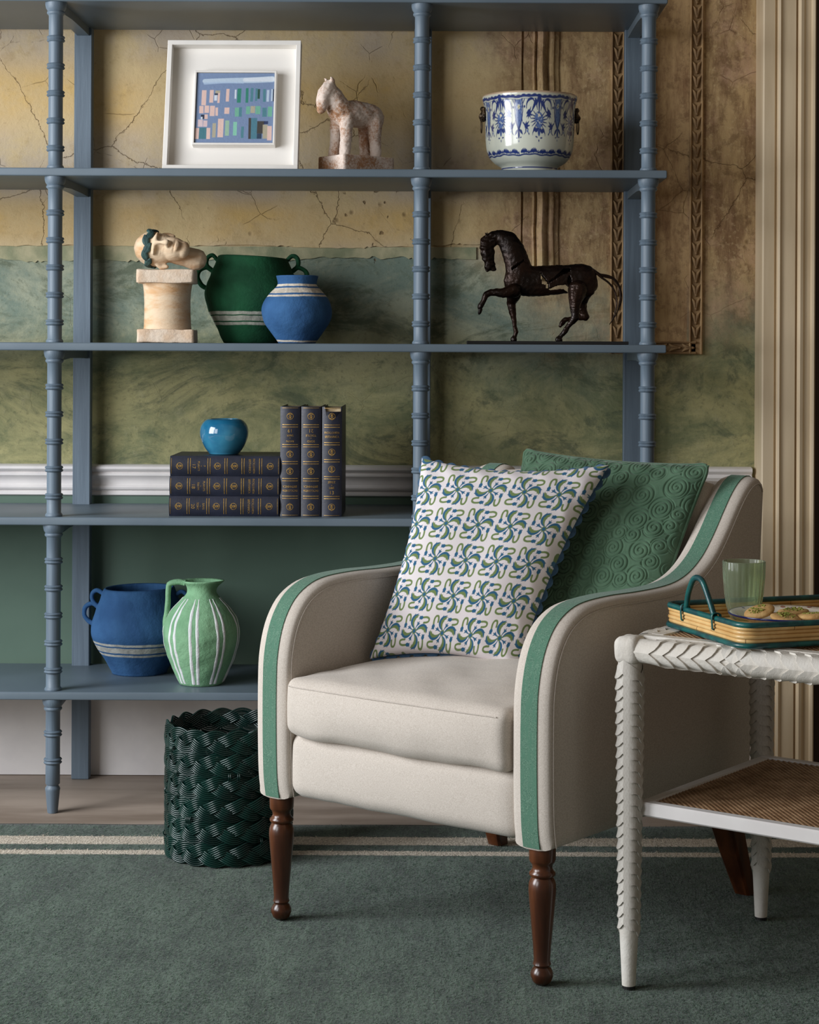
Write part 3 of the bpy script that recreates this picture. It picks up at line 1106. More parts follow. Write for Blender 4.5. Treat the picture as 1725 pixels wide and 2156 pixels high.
# printed cushion
def print_tile():
    c = Canvas(190, 190, -.5, .5, -.5, .5, (224, 217, 219))
    BLU, OLI = (46, 96, 130), (110, 130, 80)
    for oxx in (-1, 0, 1):
        for oyy in (-1, 0, 1):
            for q in range(4):
                cs, sn = math.cos(q * PI / 2), math.sin(q * PI / 2)

                def R(pts):
                    return [(.99 * (x * cs - y * sn) + oxx, .99 * (x * sn + y * cs) + oyy) for x, y in pts]
                c.stroke(R([(-.37, .19), (-.385, .34), (-.35, .43), (-.28, .435), (-.245, .37), (-.235, .28)]), .028, OLI)
                c.stroke(R([(-.01, .07), (-.085, .15), (-.120, .265), (-.070, .370), (.045, .43)]), [.012, .042, .066, .054, .006], OLI)
                c.stroke(R([(-.02, .07), (-.125, .155), (-.168, .275), (-.118, .395), (.02, .462)]), [.010, .026, .036, .034, .010], BLU)
                c.stroke(R([(-.12, .39), (-.10, .47)]), [.028, .005], BLU)
                c.stroke(R([(-.10, .31), (-.03, .30)]), [.035, .004], OLI)
                c.stroke(R([(-.06, .38), (.025, .365)]), [.028, .004], OLI)
                c.stroke(R([(.03, .07), (.06, .14), (.09, .19)]), [.010, .017, .027], BLU)
                for e in ((.045, .255), (.115, .27), (.155, .205)):
                    c.stroke(R([(.09, .185), e]), [.030, .005], BLU)
                c.ell(*R([(-.365, .155)])[0], .052, .060, BLU, q * PI / 2)
                for e in ((-.415, .075), (-.365, .065), (-.315, .075)):
                    c.stroke(R([(-.365, .13), e]), [.030, .005], BLU)
            c.ell(oxx, oyy, .078, .078, OLI)
            c.ell(oxx, oyy, .050, .050, BLU)
    return c


PC = [(-.140, 4.150, .538), (.172, 4.075, .524), (.3755, 4.185, .9545), (-.0315, 4.265, .963)]
PR = thing('printed_cushion', 'white cushion printed with blue and green pinwheel flowers and a scalloped blue edge', 'cushion', (0, 0, 0))
tile = print_tile()
NP = 520
P, Nn, A, B = pillow(PC, .066, NP, .11, 3, .004, side=1, power=.34)
to_cam = np.array([0, -1, 0.1])
if Nn @ to_cam < 0:
    P, Nn, A, B = pillow(PC, .066, NP, .11, 3, .004, side=-1, power=.34)
    SIDE = -1
else:
    SIDE = 1
ca, sa = math.cos(.04), math.sin(.04)
U, Vv = A * 2.72 + .22, B * 2.90 + .12
pc = tile.sample(np.mod(U + .5, 1) - .5, np.mod(Vv + .5, 1) - .5)
ff = grid_faces(NP, NP)
mk('front_panel', (P.reshape(-1, 3), ff if SIDE > 0 else ff[:, ::-1]), M_PRINT, PR, paint=pc.reshape(-1, 3))
Q, _, _, _ = pillow(PC, .045, 60, .11, 5, .003, side=-SIDE)
mk('back_panel', (Q.reshape(-1, 3), grid_faces(60, 60)), M_RICRAC, PR)


def rim_path(P):
    n = P.shape[0]
    return np.concatenate([P[:, 0], P[-1, 1:], P[-2::-1, -1], P[0, -2:0:-1]])


rp = rim_path(Q)
rp = spline(rp[::3], 720, True) - Nn * SIDE * .012
cen = rp.mean(0)
outd = np.roll(rp, -4, 0) - np.roll(rp, 4, 0)
outd /= np.linalg.norm(outd, axis=1)[:, None]
od = np.cross(outd, Nn)
od *= np.sign((od * (rp - cen)).sum(1))[:, None]
s = np.arange(720) / 720 * 56 * PI
amp = -.001 + .0095 * np.abs(np.sin(s)) ** .7
ed = np.stack([rp - od * .008 + Nn * .0022, rp + od * (amp - .002)[:, None] + Nn * .0020, rp + od * amp[:, None], rp + od * (amp - .002)[:, None] - Nn * .0020, rp - od * .008 - Nn * .0022], 1)
mk('scalloped_edging', (ed.reshape(-1, 3), grid_faces(720, 5, wrap_u=True, wrap_v=True)), M_RICRAC, PR, auto=50)

# embossed velvet cushion
GC = [(.085, 4.30, .525), (.425, 4.02, .525), (.592, 4.185, .955), (.207, 4.462, .970)]
GP = thing('velvet_cushion', 'green velvet cushion quilted with curling spirals behind the printed cushion', 'cushion', (0, 0, 0))
ctr = []
rg = np.random.default_rng(12)
for tries in range(9000):
    p = rg.uniform(-1.02, 1.02, 2)
    r0 = rg.choice([.075, .095, .115])
    if all(np.hypot(*(p - q[:2])) > .80 * (r0 + q[2]) for q in ctr):
        ctr.append((p[0], p[1], r0, rg.uniform(0, 2 * PI), rg.choice([-1, 1])))
CT = np.array(ctr)


def swirl(A, B):
    best = np.full(A.shape, 1e9)
    h = np.zeros(A.shape)
    for (cx, cy, r0, ph, sg) in CT:
        i0 = np.searchsorted(np.linspace(-1, 1, A.shape[0]), cx - 2.2 * r0)
        i1 = np.searchsorted(np.linspace(-1, 1, A.shape[0]), cx + 2.2 * r0)
        sl = slice(max(0, i0 - 12), i1 + 12)
        dx, dy = A[sl] - cx, B[sl] - cy
        d = np.hypot(dx, dy)
        k = d / r0
        near = k < best[sl]
        th = sg * np.arctan2(dy, dx) + ph
        pitch = .036
        fr = d / pitch - th / (2 * PI)
        fr = np.abs(fr - np.round(fr)) * pitch
        g = np.exp(-(fr / .0048) ** 2) * (k < 1.0) + np.exp(-((d - r0 * 1.02) / .0055) ** 2)
        hh = -.0030 * np.clip(g, 0, 1) + .0020 * np.exp(-(k / .9) ** 2)
        h[sl] = np.where(near, np.where(k < 1.35, hh, h[sl]), h[sl])
        best[sl] = np.where(near, k, best[sl])
    return h * np.clip((1 - np.maximum(np.abs(A), np.abs(B))) / .04, 0, 1)


NG = 460
Pg, Ng, A, B = pillow(GC, .055, NG, .045, 9, .004, swirl, side=SIDE)
ff = grid_faces(NG, NG)
mk('front_panel', (Pg.reshape(-1, 3), ff if SIDE > 0 else ff[:, ::-1]), M_VELVET, GP)
Qg, _, _, _ = pillow(GC, .045, 50, .045, 13, .003, side=-SIDE)
mk('back_panel', (Qg.reshape(-1, 3), grid_faces(50, 50)), M_VELVET, GP)
mk('piping', tube(spline(rim_path(Qg)[::3], 240, True), .0042, 8, True), M_VELVET, GP)

# ------------------------------------------------------------------ white carved side table
TB_A = math.atan2(-.589, .809)
TB = thing('side_table', 'white plaster side table carved with overlapping leaves, with a cane shelf', 'table', (.3636, 3.609, .0130), TB_A)
TW, TD, TZ = 0.45, 0.545, 0.632          # leg spacing across, depth, rail centre height (above rug)
RL = 0.0255


def leg_r(z):
    return np.interp(z, [0, .12, .63], [.0125, .0185, .0245])


leg_z = np.linspace(.006, TZ, 24)
legs = []
lgm = None
pos = [(0, 0), (TW, 0), (0, TD), (TW, TD)]
for i, (x, y) in enumerate(pos):
    if lgm is None:
        lgm = mk('leg', lathe([(0, leg_z[0])] + [(leg_r(z) * (.93 if z > .13 else 1), z) for z in leg_z], 28, False), M_PLASTER, TB, loc=(x, y, 0), auto=50)
        legs.append(lgm)
    else:
        legs.append(dup(lgm, TB, (x, y, 0)))
    pad = mk('foot_pad', lathe([(0, .0005), (.0122, .0005), (.0122, .006), (0, .006)], 20, False), M_BLACK, legs[-1], smooth=False)


def scale_geo(a0, a1, hgt, sgn, shift=1.15):
    """one carved leaf wrapped round a quarter of a unit-radius limb, hanging down from z=0; spine at a0"""
    nu, nw = 6, 5
    V = []
    for i in range(nu):
        s = i / (nu - 1)
        a = a0 + (a1 - a0) * s
        for j in range(nw):
            w = j / (nw - 1)
            z = -hgt * (1.16 * w) - hgt * shift * s ** 1.15 - hgt * .22 * math.sin(2 * PI * s) * w
            rr = .97 + (.03 + .20 * w ** 1.5) * (0.55 + .45 * math.sin(PI * min(1, .12 + s * .88)) ** .6)
            V.append((rr * math.cos(a), rr * math.sin(a), z))
    for i in range(nu):                       # lower lip turning back into the limb
        s = i / (nu - 1)
        a = a0 + (a1 - a0) * s
        b = V[i * nw + nw - 1]
        V.append((.9 * math.cos(a), .9 * math.sin(a), b[2] + hgt * .04))
    f = [tuple(q) for q in grid_faces(nu, nw)]
    base = nu * nw
    for i in range(nu - 1):
        f.append((i * nw + nw - 1, (i + 1) * nw + nw - 1, base + i + 1, base + i))
    if sgn < 0:
        f = [q[::-1] for q in f]
    return np.array(V), f


# spine faces the table's front (-y) and back (+y); four leaves make one course
HP = 0.0212
src = []
for (a0, a1) in ((-PI / 2, 0), (-PI / 2, -PI), (PI / 2, 0), (PI / 2, PI)):
    v, f = scale_geo(a0, a1, HP, 1)
    src.append(((v[:, 0], v[:, 1], v[:, 2]), f))
leafs = []
for (c, f) in src:
    v = np.stack(c, 1)
    leafs.append((v, f))
made = [None] * 4
rows = [(.615 - HP * k) for k in range(23)]
stuffV = []
for li, (x, y) in enumerate(pos):
    for k, z in enumerate(rows):
        r = leg_r(z)
        for j in range(4):
            if li in (0, 2):
                if made[j] is None:
                    made[j] = mk('leaf', leafs[j], M_PLASTER, legs[li], auto=45)
                    made[j].location = (0, 0, z)
                    made[j].scale = (r, r, 1)
                else:
                    dup(made[j], legs[li], (0, 0, z), None, (r, r, 1))
            elif li == 1 or li == 3:
                v, f = leafs[j]
                stuffV.append((li, (v * np.array([r, r, 1]) + np.array([0, 0, z]), f)))
for li in (1, 3):
    o = mk('carved_leaves', join(*[g for l, g in stuffV if l == li]), M_PLASTER, legs[li], auto=45)
    o['kind'] = 'stuff'


def rail(p0, p1, nleaf, individual):
    """carved rail between two leg tops: leaves run from both ends to the middle"""
    p0, p1 = Vector((p0[0], p0[1], TZ)), Vector((p1[0], p1[1], TZ))
    dv = (p1 - p0)
    Ln = dv.length
    rot = dv.to_track_quat('X', 'Z').to_euler()
    core = mk('rail', move(tube([(0, 0, 0), (Ln * .5, 0, 0), (Ln, 0, 0)], .0225, 20), (0, 0, 0)), M_PLASTER, TB, loc=p0, auto=40)
    core.rotation_euler = rot
    step = (Ln / 2 - .02) / nleaf
    geos = []
    for half in (0, 1):
        for k in range(nleaf):
            s = .02 + step * k if half == 0 else Ln - .02 - step * k
            for (a0, a1) in ((-PI / 2, 0), (-PI / 2, -PI), (PI / 2, 0), (PI / 2, PI)):
                v, f = scale_geo(a0, a1, step, 1, 1.45)
                # limb axis z -> x ; angle 0 -> up ; spine (-y) stays on the side face
                w = np.stack([-v[:, 2] if half == 0 else v[:, 2], v[:, 1] * .0238, v[:, 0] * .0238], 1)
                geos.append((w + np.array([s, 0, 0]), f))
    if individual:
        cache = {}
        for gi, (v, f) in enumerate(geos):
            half, k, q = gi // (nleaf * 4), (gi // 4) % nleaf, gi % 4
            s = .02 + step * k if half == 0 else Ln - .02 - step * k
            if (half, q) not in cache:
                cache[(half, q)] = mk('leaf', (v - np.array([s, 0, 0]), f), M_PLASTER, core, auto=45)
                cache[(half, q)].location = (s, 0, 0)
            else:
                dup(cache[(half, q)], core, (s, 0, 0))
    else:
        o = mk('carved_leaves', join(*geos), M_PLASTER, core, auto=45)
        o['kind'] = 'stuff'
    return core


rail(pos[0], pos[1], 7, True)
rail(pos[0], pos[2], 8, True)
rail(pos[1], pos[3], 8, False)
rail(pos[2], pos[3], 7, False)
cb = None
for (x, y) in pos:
    if cb is None:
        v, f = rbox(.0265, .0265, .0265, .016, 7)
        v = v + .0012 * wob3(v, 160, 3)[:, None] * np.sign(v)
        cb = mk('corner_block', (v, f), M_PLASTER, TB, loc=(x, y, TZ))
    else:
        dup(cb, TB, (x, y, TZ))


def cane(x0, x1, y0, y1, z, pitch=.0125):
    """six-way cane webbing: paired straight strands both ways plus two diagonals"""
    g = []
    w = .0011

    def ribbon(a, b, ww, zz):
        a, b = np.array(a), np.array(b)
        d = (b - a) / np.linalg.norm(b - a)
        n = np.array([-d[1], d[0]]) * ww
        pts = [a - n, a + n, b + n, b - n]
        v = [(p[0], p[1], zz) for p in pts] + [(p[0], p[1], zz - .0008) for p in pts]
        g.append((np.array(v), [(0, 1, 2, 3), (7, 6, 5, 4), (0, 4, 5, 1), (1, 5, 6, 2), (2, 6, 7, 3), (3, 7, 4, 0)]))
    for x in np.arange(x0 + pitch / 2, x1, pitch):
        for e in (-.0021, .0021):
            ribbon((x + e, y0), (x + e, y1), w, z)
    for y in np.arange(y0 + pitch / 2, y1, pitch):
        for e in (-.0021, .0021):
            ribbon((x0, y + e), (x1, y + e), w, z + .0010)
    Wd, Hd = x1 - x0, y1 - y0
    for c in np.arange(-Hd, Wd, pitch):
        t0, t1 = max(0, -c), min(Hd, Wd - c)
        if t1 - t0 > .005:
            ribbon((x0 + c + t0, y0 + t0), (x0 + c + t1, y0 + t1), .0015, z + .0020)
            ribbon((x1 - c - t0, y0 + t0), (x1 - c - t1, y0 + t1), .0015, z + .0030)
    return join(*g)


def caned_panel(name, z, h, inset, fw, mt):
    x0, x1, y0, y1 = inset, TW - inset, inset, TD - inset
    o = mk(name, join(box(x0, x1, y0, y0 + fw, z - h, z, .003, 1), box(x0, x1, y1 - fw, y1, z - h, z, .003, 1),
                      box(x0, x0 + fw, y0 + fw, y1 - fw, z - h, z, .003, 1), box(x1 - fw, x1, y0 + fw, y1 - fw, z - h, z, .003, 1)), mt, TB, smooth=False)
    c = mk('cane_webbing', cane(x0 + fw, x1 - fw, y0 + fw, y1 - fw, z - .005), M_CANE, o, smooth=False)
    c['kind'] = 'stuff'
    return o


caned_panel('cane_shelf', .348, .026, .010, .024, M_WPAINT)
caned_panel('table_top', TZ + .026, .018, .016, .030, M_PLASTER)

# ------------------------------------------------------------------ rattan tray
TTOP = .0130 + TZ + .028
TRA = math.radians(19)
TR_ = thing('rattan_tray', 'honey rattan tray bound in teal cane with looped handles, on the side table', 'tray', (.546, 3.432, TTOP), TRA)
LX, LY = .47, .315
RC = .028


def rrect(off, z, n=14):
    """rounded rectangle loop, origin at near-left corner"""
    r = RC + off
    p = []
    for (cx, cy, a0) in ((LX - RC, RC, -PI / 2), (LX - RC, LY - RC, 0), (RC, LY - RC, PI / 2), (RC, RC, PI)):
        for a in np.linspace(a0, a0 + PI / 2, n):
            p.append((cx + r * math.cos(a), cy + r * math.sin(a), z))
    p = np.array(p)
    # add points on the straight runs
    out = []
    for i in range(len(p)):
        q = p[(i + 1) % len(p)]
        out.append(p[i])
        d = np.linalg.norm(q - p[i])
        if d > .03:
            m = int(d / .012)
            for t in np.linspace(0, 1, m + 1)[1:-1]:
                out.append(p[i] * (1 - t) + q * t)
    return np.array(out)


def wrapped(path, r, sides=8, closed=True, pitch=.0034):
    """cane binding: a rod whose surface swells at every turn of the wrap"""
    d = np.linalg.norm(np.diff(path, axis=0), axis=1).sum()
    n = int(d / (pitch / 2))
    pp = spline(path, n, closed)
    rr = r * (1 + .10 * (np.arange(len(pp)) % 2))
    return tube(pp, rr, sides, closed)


mk('bottom_rim', wrapped(rrect(.003, .0052), .0048), M_TEAL, TR_, auto=60)
for i in range(4):
    z = .0132 + i * .0073
    ro = mk('rattan_pole', tube(rrect(0.0008 * ((i % 2) * 2 - 1), z), .0039, 10, True), M_RATTAN, TR_)
    path = rrect(0.0008 * ((i % 2) * 2 - 1), z)
    rr_ = np.random.default_rng(30 + i)
    for k in rr_.integers(0, len(path), 7):
        a, b = path[k], path[(k + 1) % len(path)]
        dv = (b - a) / max(np.linalg.norm(b - a), 1e-9) * .0006
        mk('node', tube([a - dv, a + dv], .00412, 10), M_NODE, ro)
mk('top_rim', wrapped(rrect(.0005, .0416), .0052), M_TEAL, TR_, auto=60)
fl = None
for y in np.arange(.008, LY - .014, .0093):
    if fl is None:
        fl = mk('floor_cane', box(.006, LX - .006, 0, .0088, .006, .012, .003, 1), M_RATTAN, TR_, auto=40, loc=(0, y, 0))
    else:
        dup(fl, TR_, (0, y, 0))
for x0, sg in ((0.0, -1), (LX, 1)):
    hp = spline([(x0, .105, .042), (x0 + sg * .001, .112, .050), (x0 + sg * .004, .125, .076), (x0 + sg * .006, .145, .103), (x0 + sg * .006, .165, .109), (x0 + sg * .006, .185, .103), (x0 + sg * .004, .208, .076), (x0 + sg * .001, .222, .050), (x0, .230, .042)], 40)
    ho = mk('handle', wrapped(hp, .0052, closed=False), M_TEAL, TR_, auto=60)
    for yy in (.104, .231):
        loop = [(x0 + .0075, yy, .036), (x0 + .0075, yy, .049), (x0 - .0075, yy, .049), (x0 - .0075, yy, .026), (x0 - .006, yy, .022), (x0 + .006, yy, .022)]
        mk('binding', tube(spline(loop, 40, True), .0016, 6, True, flat=(1, 2.6)), M_TEAL, ho)


def tray_pt(px, Y, z):
    return ((px - PPX) * Y / F_PX, Y, z)


# tumbler
g = NT('frosted_green_glass')
M_GLASS = g.done(L4((226, 240, 214)), 0.12, None, trans=0.92, ior=1.3)
gx_, gy_, gz_ = tray_pt(1569, 3.725, TTOP + .0125)
GL = thing('tumbler', 'ribbed pale green glass tumbler standing on the rattan tray', 'glass', (gx_, gy_, gz_))
H = .113
po = [(0, 0), (.018, 0), (.024, .002), (.0285, .010), (.0330, .026), (.0365, .05), (.0395, .085), (.0412, H - .001), (.0408, H)]
pi_ = [(.0396, H), (.0392, H - .001), (.0375, .085), (.0345, .05), (.031, .028), (.026, .014), (.016, .010), (0, .010)]
def ribs(T, Z, R):
    k = np.clip(Z / .02, 0, 1) * np.clip((H - Z) / .004, 0.15, 1)
    return R * (1 + .034 * np.abs(np.cos(T * 11)) * k * (R > .02))
mk('tumbler_wall', lathe(po + pi_, 176, False, False, ribs), M_GLASS, GL)

# plate and biscuits
g = NT('painted_plate_glaze')
X, Y, Z = g.xyz()
rad = g.math('SQRT', g.math('ADD', g.math('MULTIPLY', X, X), g.math('MULTIPLY', Y, Y)))
vc = g.voro(62, feature='F1', out='Color')
sep = g.n('ShaderNodeSeparateColor'); g.put(sep.inputs[0], vc)
vd = g.voro(62, feature='F1')
spot = g.math('MULTIPLY', g.step(vd, .30, .36, 1, 0), g.math('MULTIPLY', g.step(rad, .068, .07), g.step(sep.outputs[0], .3, .32)))
spc = g.mix(g.step(sep.outputs[1], .48, .5), (140, 30, 42), g.mix(g.step(sep.outputs[2], .5, .52), (40, 78, 60), (40, 44, 110)))
pcol = g.mix(spot, (226, 218, 206), spc)
pcol = g.mix(g.step(rad, .1035, .1045), pcol, (26, 34, 92))
M_PLATE = g.done(pcol, 0.15, None, coat=0.4)
plx, ply, plz = tray_pt(1658, 3.596, TTOP + .0125)
PL = thing('plate', 'shallow patterned plate with a dark blue rim on the rattan tray', 'plate', (plx, ply, plz))
mk('plate_dish', lathe([(0, .0), (.050, 0), (.054, .002), (.058, .010), (.074, .018), (.094, .0245), (.1055, .0285), (.1075, .0305), (.106, .0320), (.092, .0280), (.072, .0225), (.055, .0180), (0, .017)], 64, False), M_PLATE, PL)


def cookie(x, y, z, r, tilt, rz, label, seed):
    c = thing('biscuit', label, 'biscuit', (plx + x, ply + y, plz + z), rz, 'pistachio biscuits on the plate')
    v, f = lathe([(0, -.0045), (r * .7, -.0046), (r * .95, -.003), (r, 0), (r * .95, .003), (r * .7, .0048), (r * .3, .0055), (0, .0056)], 26, False)
    v[:, :2] *= (1 + .03 * wob3(v, 70, seed))[:, None]
    v[:, 2] += .0008 * wob3(v, 160, seed + 1)
    body = mk('biscuit_body', (v, f), M_COOKIE, c)
    rg = np.random.default_rng(seed)
    bits = []
    for _ in range(46):
        a, q = rg.uniform(0, 2 * PI), r * .62 * rg.random() ** .5
        s = rg.uniform(.0010, .0022)
        bits.append(move(box(-s, s, -s * .6, s * .6, -s * .4, s * .6), (q * math.cos(a), q * math.sin(a), .0058), RZ(rg.uniform(0, 6)) @ RX(rg.uniform(-.6, .6))))
    o = mk('pistachio_crumbs', join(*bits), M_PISTA, body, smooth=False)
    o['kind'] = 'stuff'
    body.rotation_euler = tilt
    return c


cookie(-.052, -.012, .0345, .029, (.10, -.36, 0), .3, 'pistachio biscuit leaning highest at the left of the plate', 1)
cookie(-.008, -.040, .0275, .029, (.12, -.10, 0), 1.3, 'pistachio biscuit nearest the rim in the middle of the plate', 2)
cookie(.044, -.030, .0290, .031, (-.04, .12, 0), 2.0, 'broad pistachio biscuit at the front right of the plate', 3)
cookie(.020, .034, .0275, .030, (-.06, .04, 0), 2.6, 'pistachio biscuit lying at the back of the plate', 4)

# ------------------------------------------------------------------ things on the shelves
def at(px, py, Y):
    """place in the room that the photograph shows at a pixel, for a known distance"""
    th = math.radians(0.25)
    dx, dy = px - PPX, py - PPY
    return ((dx + dy * th) * Y / F_PX, CAM_H - (dy - dx * th) * Y / F_PX)


S5, S4, S3, S2 = S_TOP[0], S_TOP[1], S_TOP[2], S_TOP[3]

# ---- framed painting leaning on a small strut
FW, FH, FD = .352, .362, .034
fx_, _ = at(484, 350, 5.005)
FRM = thing('framed_painting', 'small abstract painting of pastel dabs in a deep white box frame', 'picture', (fx_, 5.005, S2 + .0005), math.radians(-0.6))
LEAN = RX(-math.radians(15))


def lean(o):
    o.rotation_euler = (-math.radians(15), 0, 0)
    return o


bw = .0125


def frame_ring(w, h, b, y0, y1, cx=0, cz=0):
    x0, x1, z0, z1 = cx - w / 2, cx + w / 2, cz, cz + h
    return [box(x0, x1, y0, y1, z0, z0 + b, .001, 1), box(x0, x1, y0, y1, z1 - b, z1, .001, 1), box(x0, x0 + b, y0, y1, z0 + b, z1 - b, .001, 1), box(x1 - b, x1, y0, y1, z0 + b, z1 - b, .001, 1)]


for g in frame_ring(FW, FH, bw, 0, FD):
    lean(mk('frame_side', g, M_FRAME, FRM, smooth=False))
lean(mk('mount_board', box(-FW / 2 + bw, FW / 2 - bw, FD - .006, FD - .002, bw, FH - bw), M_MAT, FRM, smooth=False))
PWd, PHt = .216, .208
pz = .070
pcx = .006
for g in frame_ring(PWd, PHt, .0055, .004, FD - .006, pcx, pz):
    lean(mk('inner_frame_side', g, M_FRAME, FRM, smooth=False))
cv_ = Canvas(300, 300, 0, 1, 0, 1, (118, 138, 172))
cvs = cv_
PK, GR, TL_, LB, LG, BE, DK, DG, WH = (226, 192, 180), (38, 128, 102), (74, 128, 138), (186, 204, 222), (112, 176, 148), (176, 168, 142), (24, 34, 56), (60, 52, 34), (214, 222, 232)


def R_(x0, y0, x1, y1, c, a=1.0, sk=0.0):
    """dab in crop pixels of the painting (470..1310, 400..1180)"""
    n = random.random()
    cvs.rect((x0 - 455) / 845, 1 - (y1 - 402) / 782, (x1 - 455) / 845, 1 - (y0 - 402) / 782, c, a, sk + (n - .5) * .04)


cvs.stroke([(.10, .885), (.4, .895), (.7, .90), (.97, .915)], [.030, .034, .040, .044], LB, .9)
cvs.stroke([(.62, .905), (.97, .917)], [.026, .034], WH, .9)
cvs.stroke([(.10, .85), (.35, .865), (.6, .86)], [.016, .012, .008], (168, 190, 216), .8)
for a in [(512, 595, 562, 765, PK), (598, 592, 640, 735, PK), (660, 598, 712, 630, BE), (686, 625, 710, 738, PK), (652, 630, 690, 650, DK), (650, 650, 680, 712, WH), (778, 580, 812, 722, PK),
          (872, 588, 890, 690, WH), (900, 575, 942, 735, GR), (992, 570, 1022, 735, GR), (1045, 568, 1075, 722, TL_), (1098, 572, 1120, 715, TL_), (1122, 580, 1148, 690, (20, 74, 44)),
          (1182, 580, 1212, 725, TL_), (1222, 590, 1248, 722, LB), (1270, 580, 1288, 715, LB), (1288, 580, 1306, 718, DK),
          (492, 772, 538, 855, PK), (548, 768, 598, 850, PK), (608, 770, 660, 885, PK), (668, 790, 696, 882, PK), (766, 790, 820, 860, PK), (880, 790, 925, 890, LG), (925, 786, 957, 892, TL_),
          (1002, 775, 1045, 862, LG), (1050, 772, 1100, 850, BE), (1105, 772, 1158, 862, LG), (1180, 790, 1228, 892, TL_), (1238, 778, 1286, 890, LG),
          (512, 870, 552, 920, DK), (512, 895, 530, 922, WH), (552, 868, 586, 920, PK), (482, 925, 535, 1005, (216, 194, 196)), (540, 936, 584, 1005, (216, 190, 190)),
          (455, 1020, 498, 1142, PK), (498, 1015, 580, 1142, (62, 118, 128)), (580, 1018, 620, 1142, PK), (642, 965, 680, 1125, BE), (700, 915, 762, 1122, PK), (780, 935, 824, 1105, (152, 186, 158)),
          (868, 950, 908, 1102, (134, 200, 172)), (955, 1002, 985, 1130, TL_), (1034, 905, 1062, 1140, DG), (1062, 905, 1128, 1140, (70, 122, 138)), (1128, 940, 1205, 1080, DG), (1128, 1080, 1180, 1138, (30, 52, 74)),
          (1200, 940, 1246, 975, (30, 44, 84)), (1190, 980, 1244, 1136, BE), (1240, 995, 1288, 1155, PK)]:
    R_(*a[:4], a[4], .92)
n = 240
gu, gv = np.meshgrid(np.linspace(0, 1, n), np.linspace(0, 1, n), indexing='ij')
pw, ph = PWd - .013, PHt - .013
pv = np.stack([pcx - pw / 2 + gu * pw, np.full(gu.shape, .0085), pz + .0065 + gv * ph], -1).reshape(-1, 3)
lean(mk('painted_panel', (pv, grid_faces(n, n)), M_PAINT, FRM, smooth=False, paint=cvs.sample(gu, gv).reshape(-1, 3)))
lean(mk('panel_backing', box(pcx - PWd / 2 + .005, pcx + PWd / 2 - .005, .010, FD - .004, pz + .005, pz + PHt - .005), M_BLACK, FRM, smooth=False))
# easel strut
y1 = math.sin(math.radians(15)) * .28 + math.cos(math.radians(15)) * FD
mk('strut', tube([(0, y1, .27), (0, .235, .004)], .004, 6), M_BLACK, FRM)

# ---- terracotta horse on a block
hx, _ = at(748, 350, 5.13)
HY = math.radians(180 + 39)          # direction the horse faces
TH_ = thing('clay_horse', 'whitewashed terracotta horse standing on a square block', 'sculpture', (hx, 5.13, S2 + .0005), HY)
bv, bf = rbox(.084, .058, .0225, .004, 10)
bv = bv + .0014 * wob3(bv, 90, 3)[:, None] * np.sign(bv) * np.array([.5, .5, .5])
mk('plinth', (bv + np.array([-.004, 0, .0232]), bf), M_TERRA, TH_)
zt = .044
parts = []
parts += chain([(.040, 0, zt + .112, .036), (.0, 0, zt + .116, .037), (-.046, 0, zt + .112, .036)])
parts += chain([(.05, 0, zt + .122, .035), (.074, 0, zt + .150, .027), (.088, 0, zt + .176, .019)])       # neck
parts += chain([(.086, 0, zt + .180, .019), (.100, 0, zt + .160, .0205), (.108, 0, zt + .135, .017), (.112, 0, zt + .117, .0115)])  # hanging head
parts += chain([(.083, .013, zt + .196, .006), (.090, .014, zt + .204, .004)])
parts += chain([(.083, -.013, zt + .196, .006), (.090, -.014, zt + .204, .004)])
parts += chain([(.078, 0, zt + .186, .008), (.058, 0, zt + .168, .010), (.036, 0, zt + .146, .010)])        # mane
parts += chain([(-.072, 0, zt + .132, .010), (-.084, 0, zt + .115, .011), (-.084, 0, zt + .098, .010), (-.078, 0, zt + .082, .006)])  # tail
for sy in (-1, 1):
    parts += chain([(.043, sy * .019, zt + .095, .021), (.047, sy * .023, zt + .055, .0165), (.052, sy * .024, zt + .004, .0165)])
    parts += chain([(-.050, sy * .019, zt + .095, .022), (-.048, sy * .023, zt + .055, .0165), (-.050, sy * .024, zt + .004, .0155)])
v, f, nn = blob(parts, .0034, 6)
v = v + nn * (.0010 * wob3(v, 260, 5) + .0008 * wob3(v, 480, 6))[:, None]
v[:, 2] = np.maximum(v[:, 2], zt + .0005)
mk('horse_body', (v, f), M_TERRA, TH_)

# ---- blue and white cachepot
cx_, _ = at(1115.5, 345, 5.16)
CPo = thing('cachepot', 'blue and white tin-glazed cachepot with lion mask ring handles', 'pot', (cx_, 5.16, S2 + .0005))
HP_ = .2125
prof = spline([(.0795, .0), (.0800, .005), (.0765, .012), (.0755, .019), (.080, .024), (.094, .033), (.1075, .048), (.1150, .068), (.1180, .095), (.1190, .13), (.1200, .165), (.1230, .188), (.1268, .203), (.1270, .209), (.1245, .2125)], 150)
BG_, BL_, BL2 = (208, 212, 198), (38, 56, 116), (90, 114, 162)
rep = Canvas(260, 330, -.5, .5, 0, 1, BG_)


def S(pts, w, c=BL_, mir=True, a=1.0):
    rep.stroke(pts, w, c, a)
    if mir:
        rep.stroke([(-x, y) for x, y in pts], w, c, a)


def E(x, y, rx, ry, c=BL_, rot=0, mir=True, a=1.0):
    rep.ell(x, y, rx, ry, c, rot, a)
    if mir and x != 0:
        rep.ell(-x, y, rx, ry, c, -rot, a)


rep.rect(-.6, .915, .6, .945, BL_)
for x in np.linspace(-.5, .5, 9):
    rep.ell(x, .945, .045, .010, BL_)
rep.stroke([(-.6, .897), (.6, .897)], .004, BL_, .8, False)
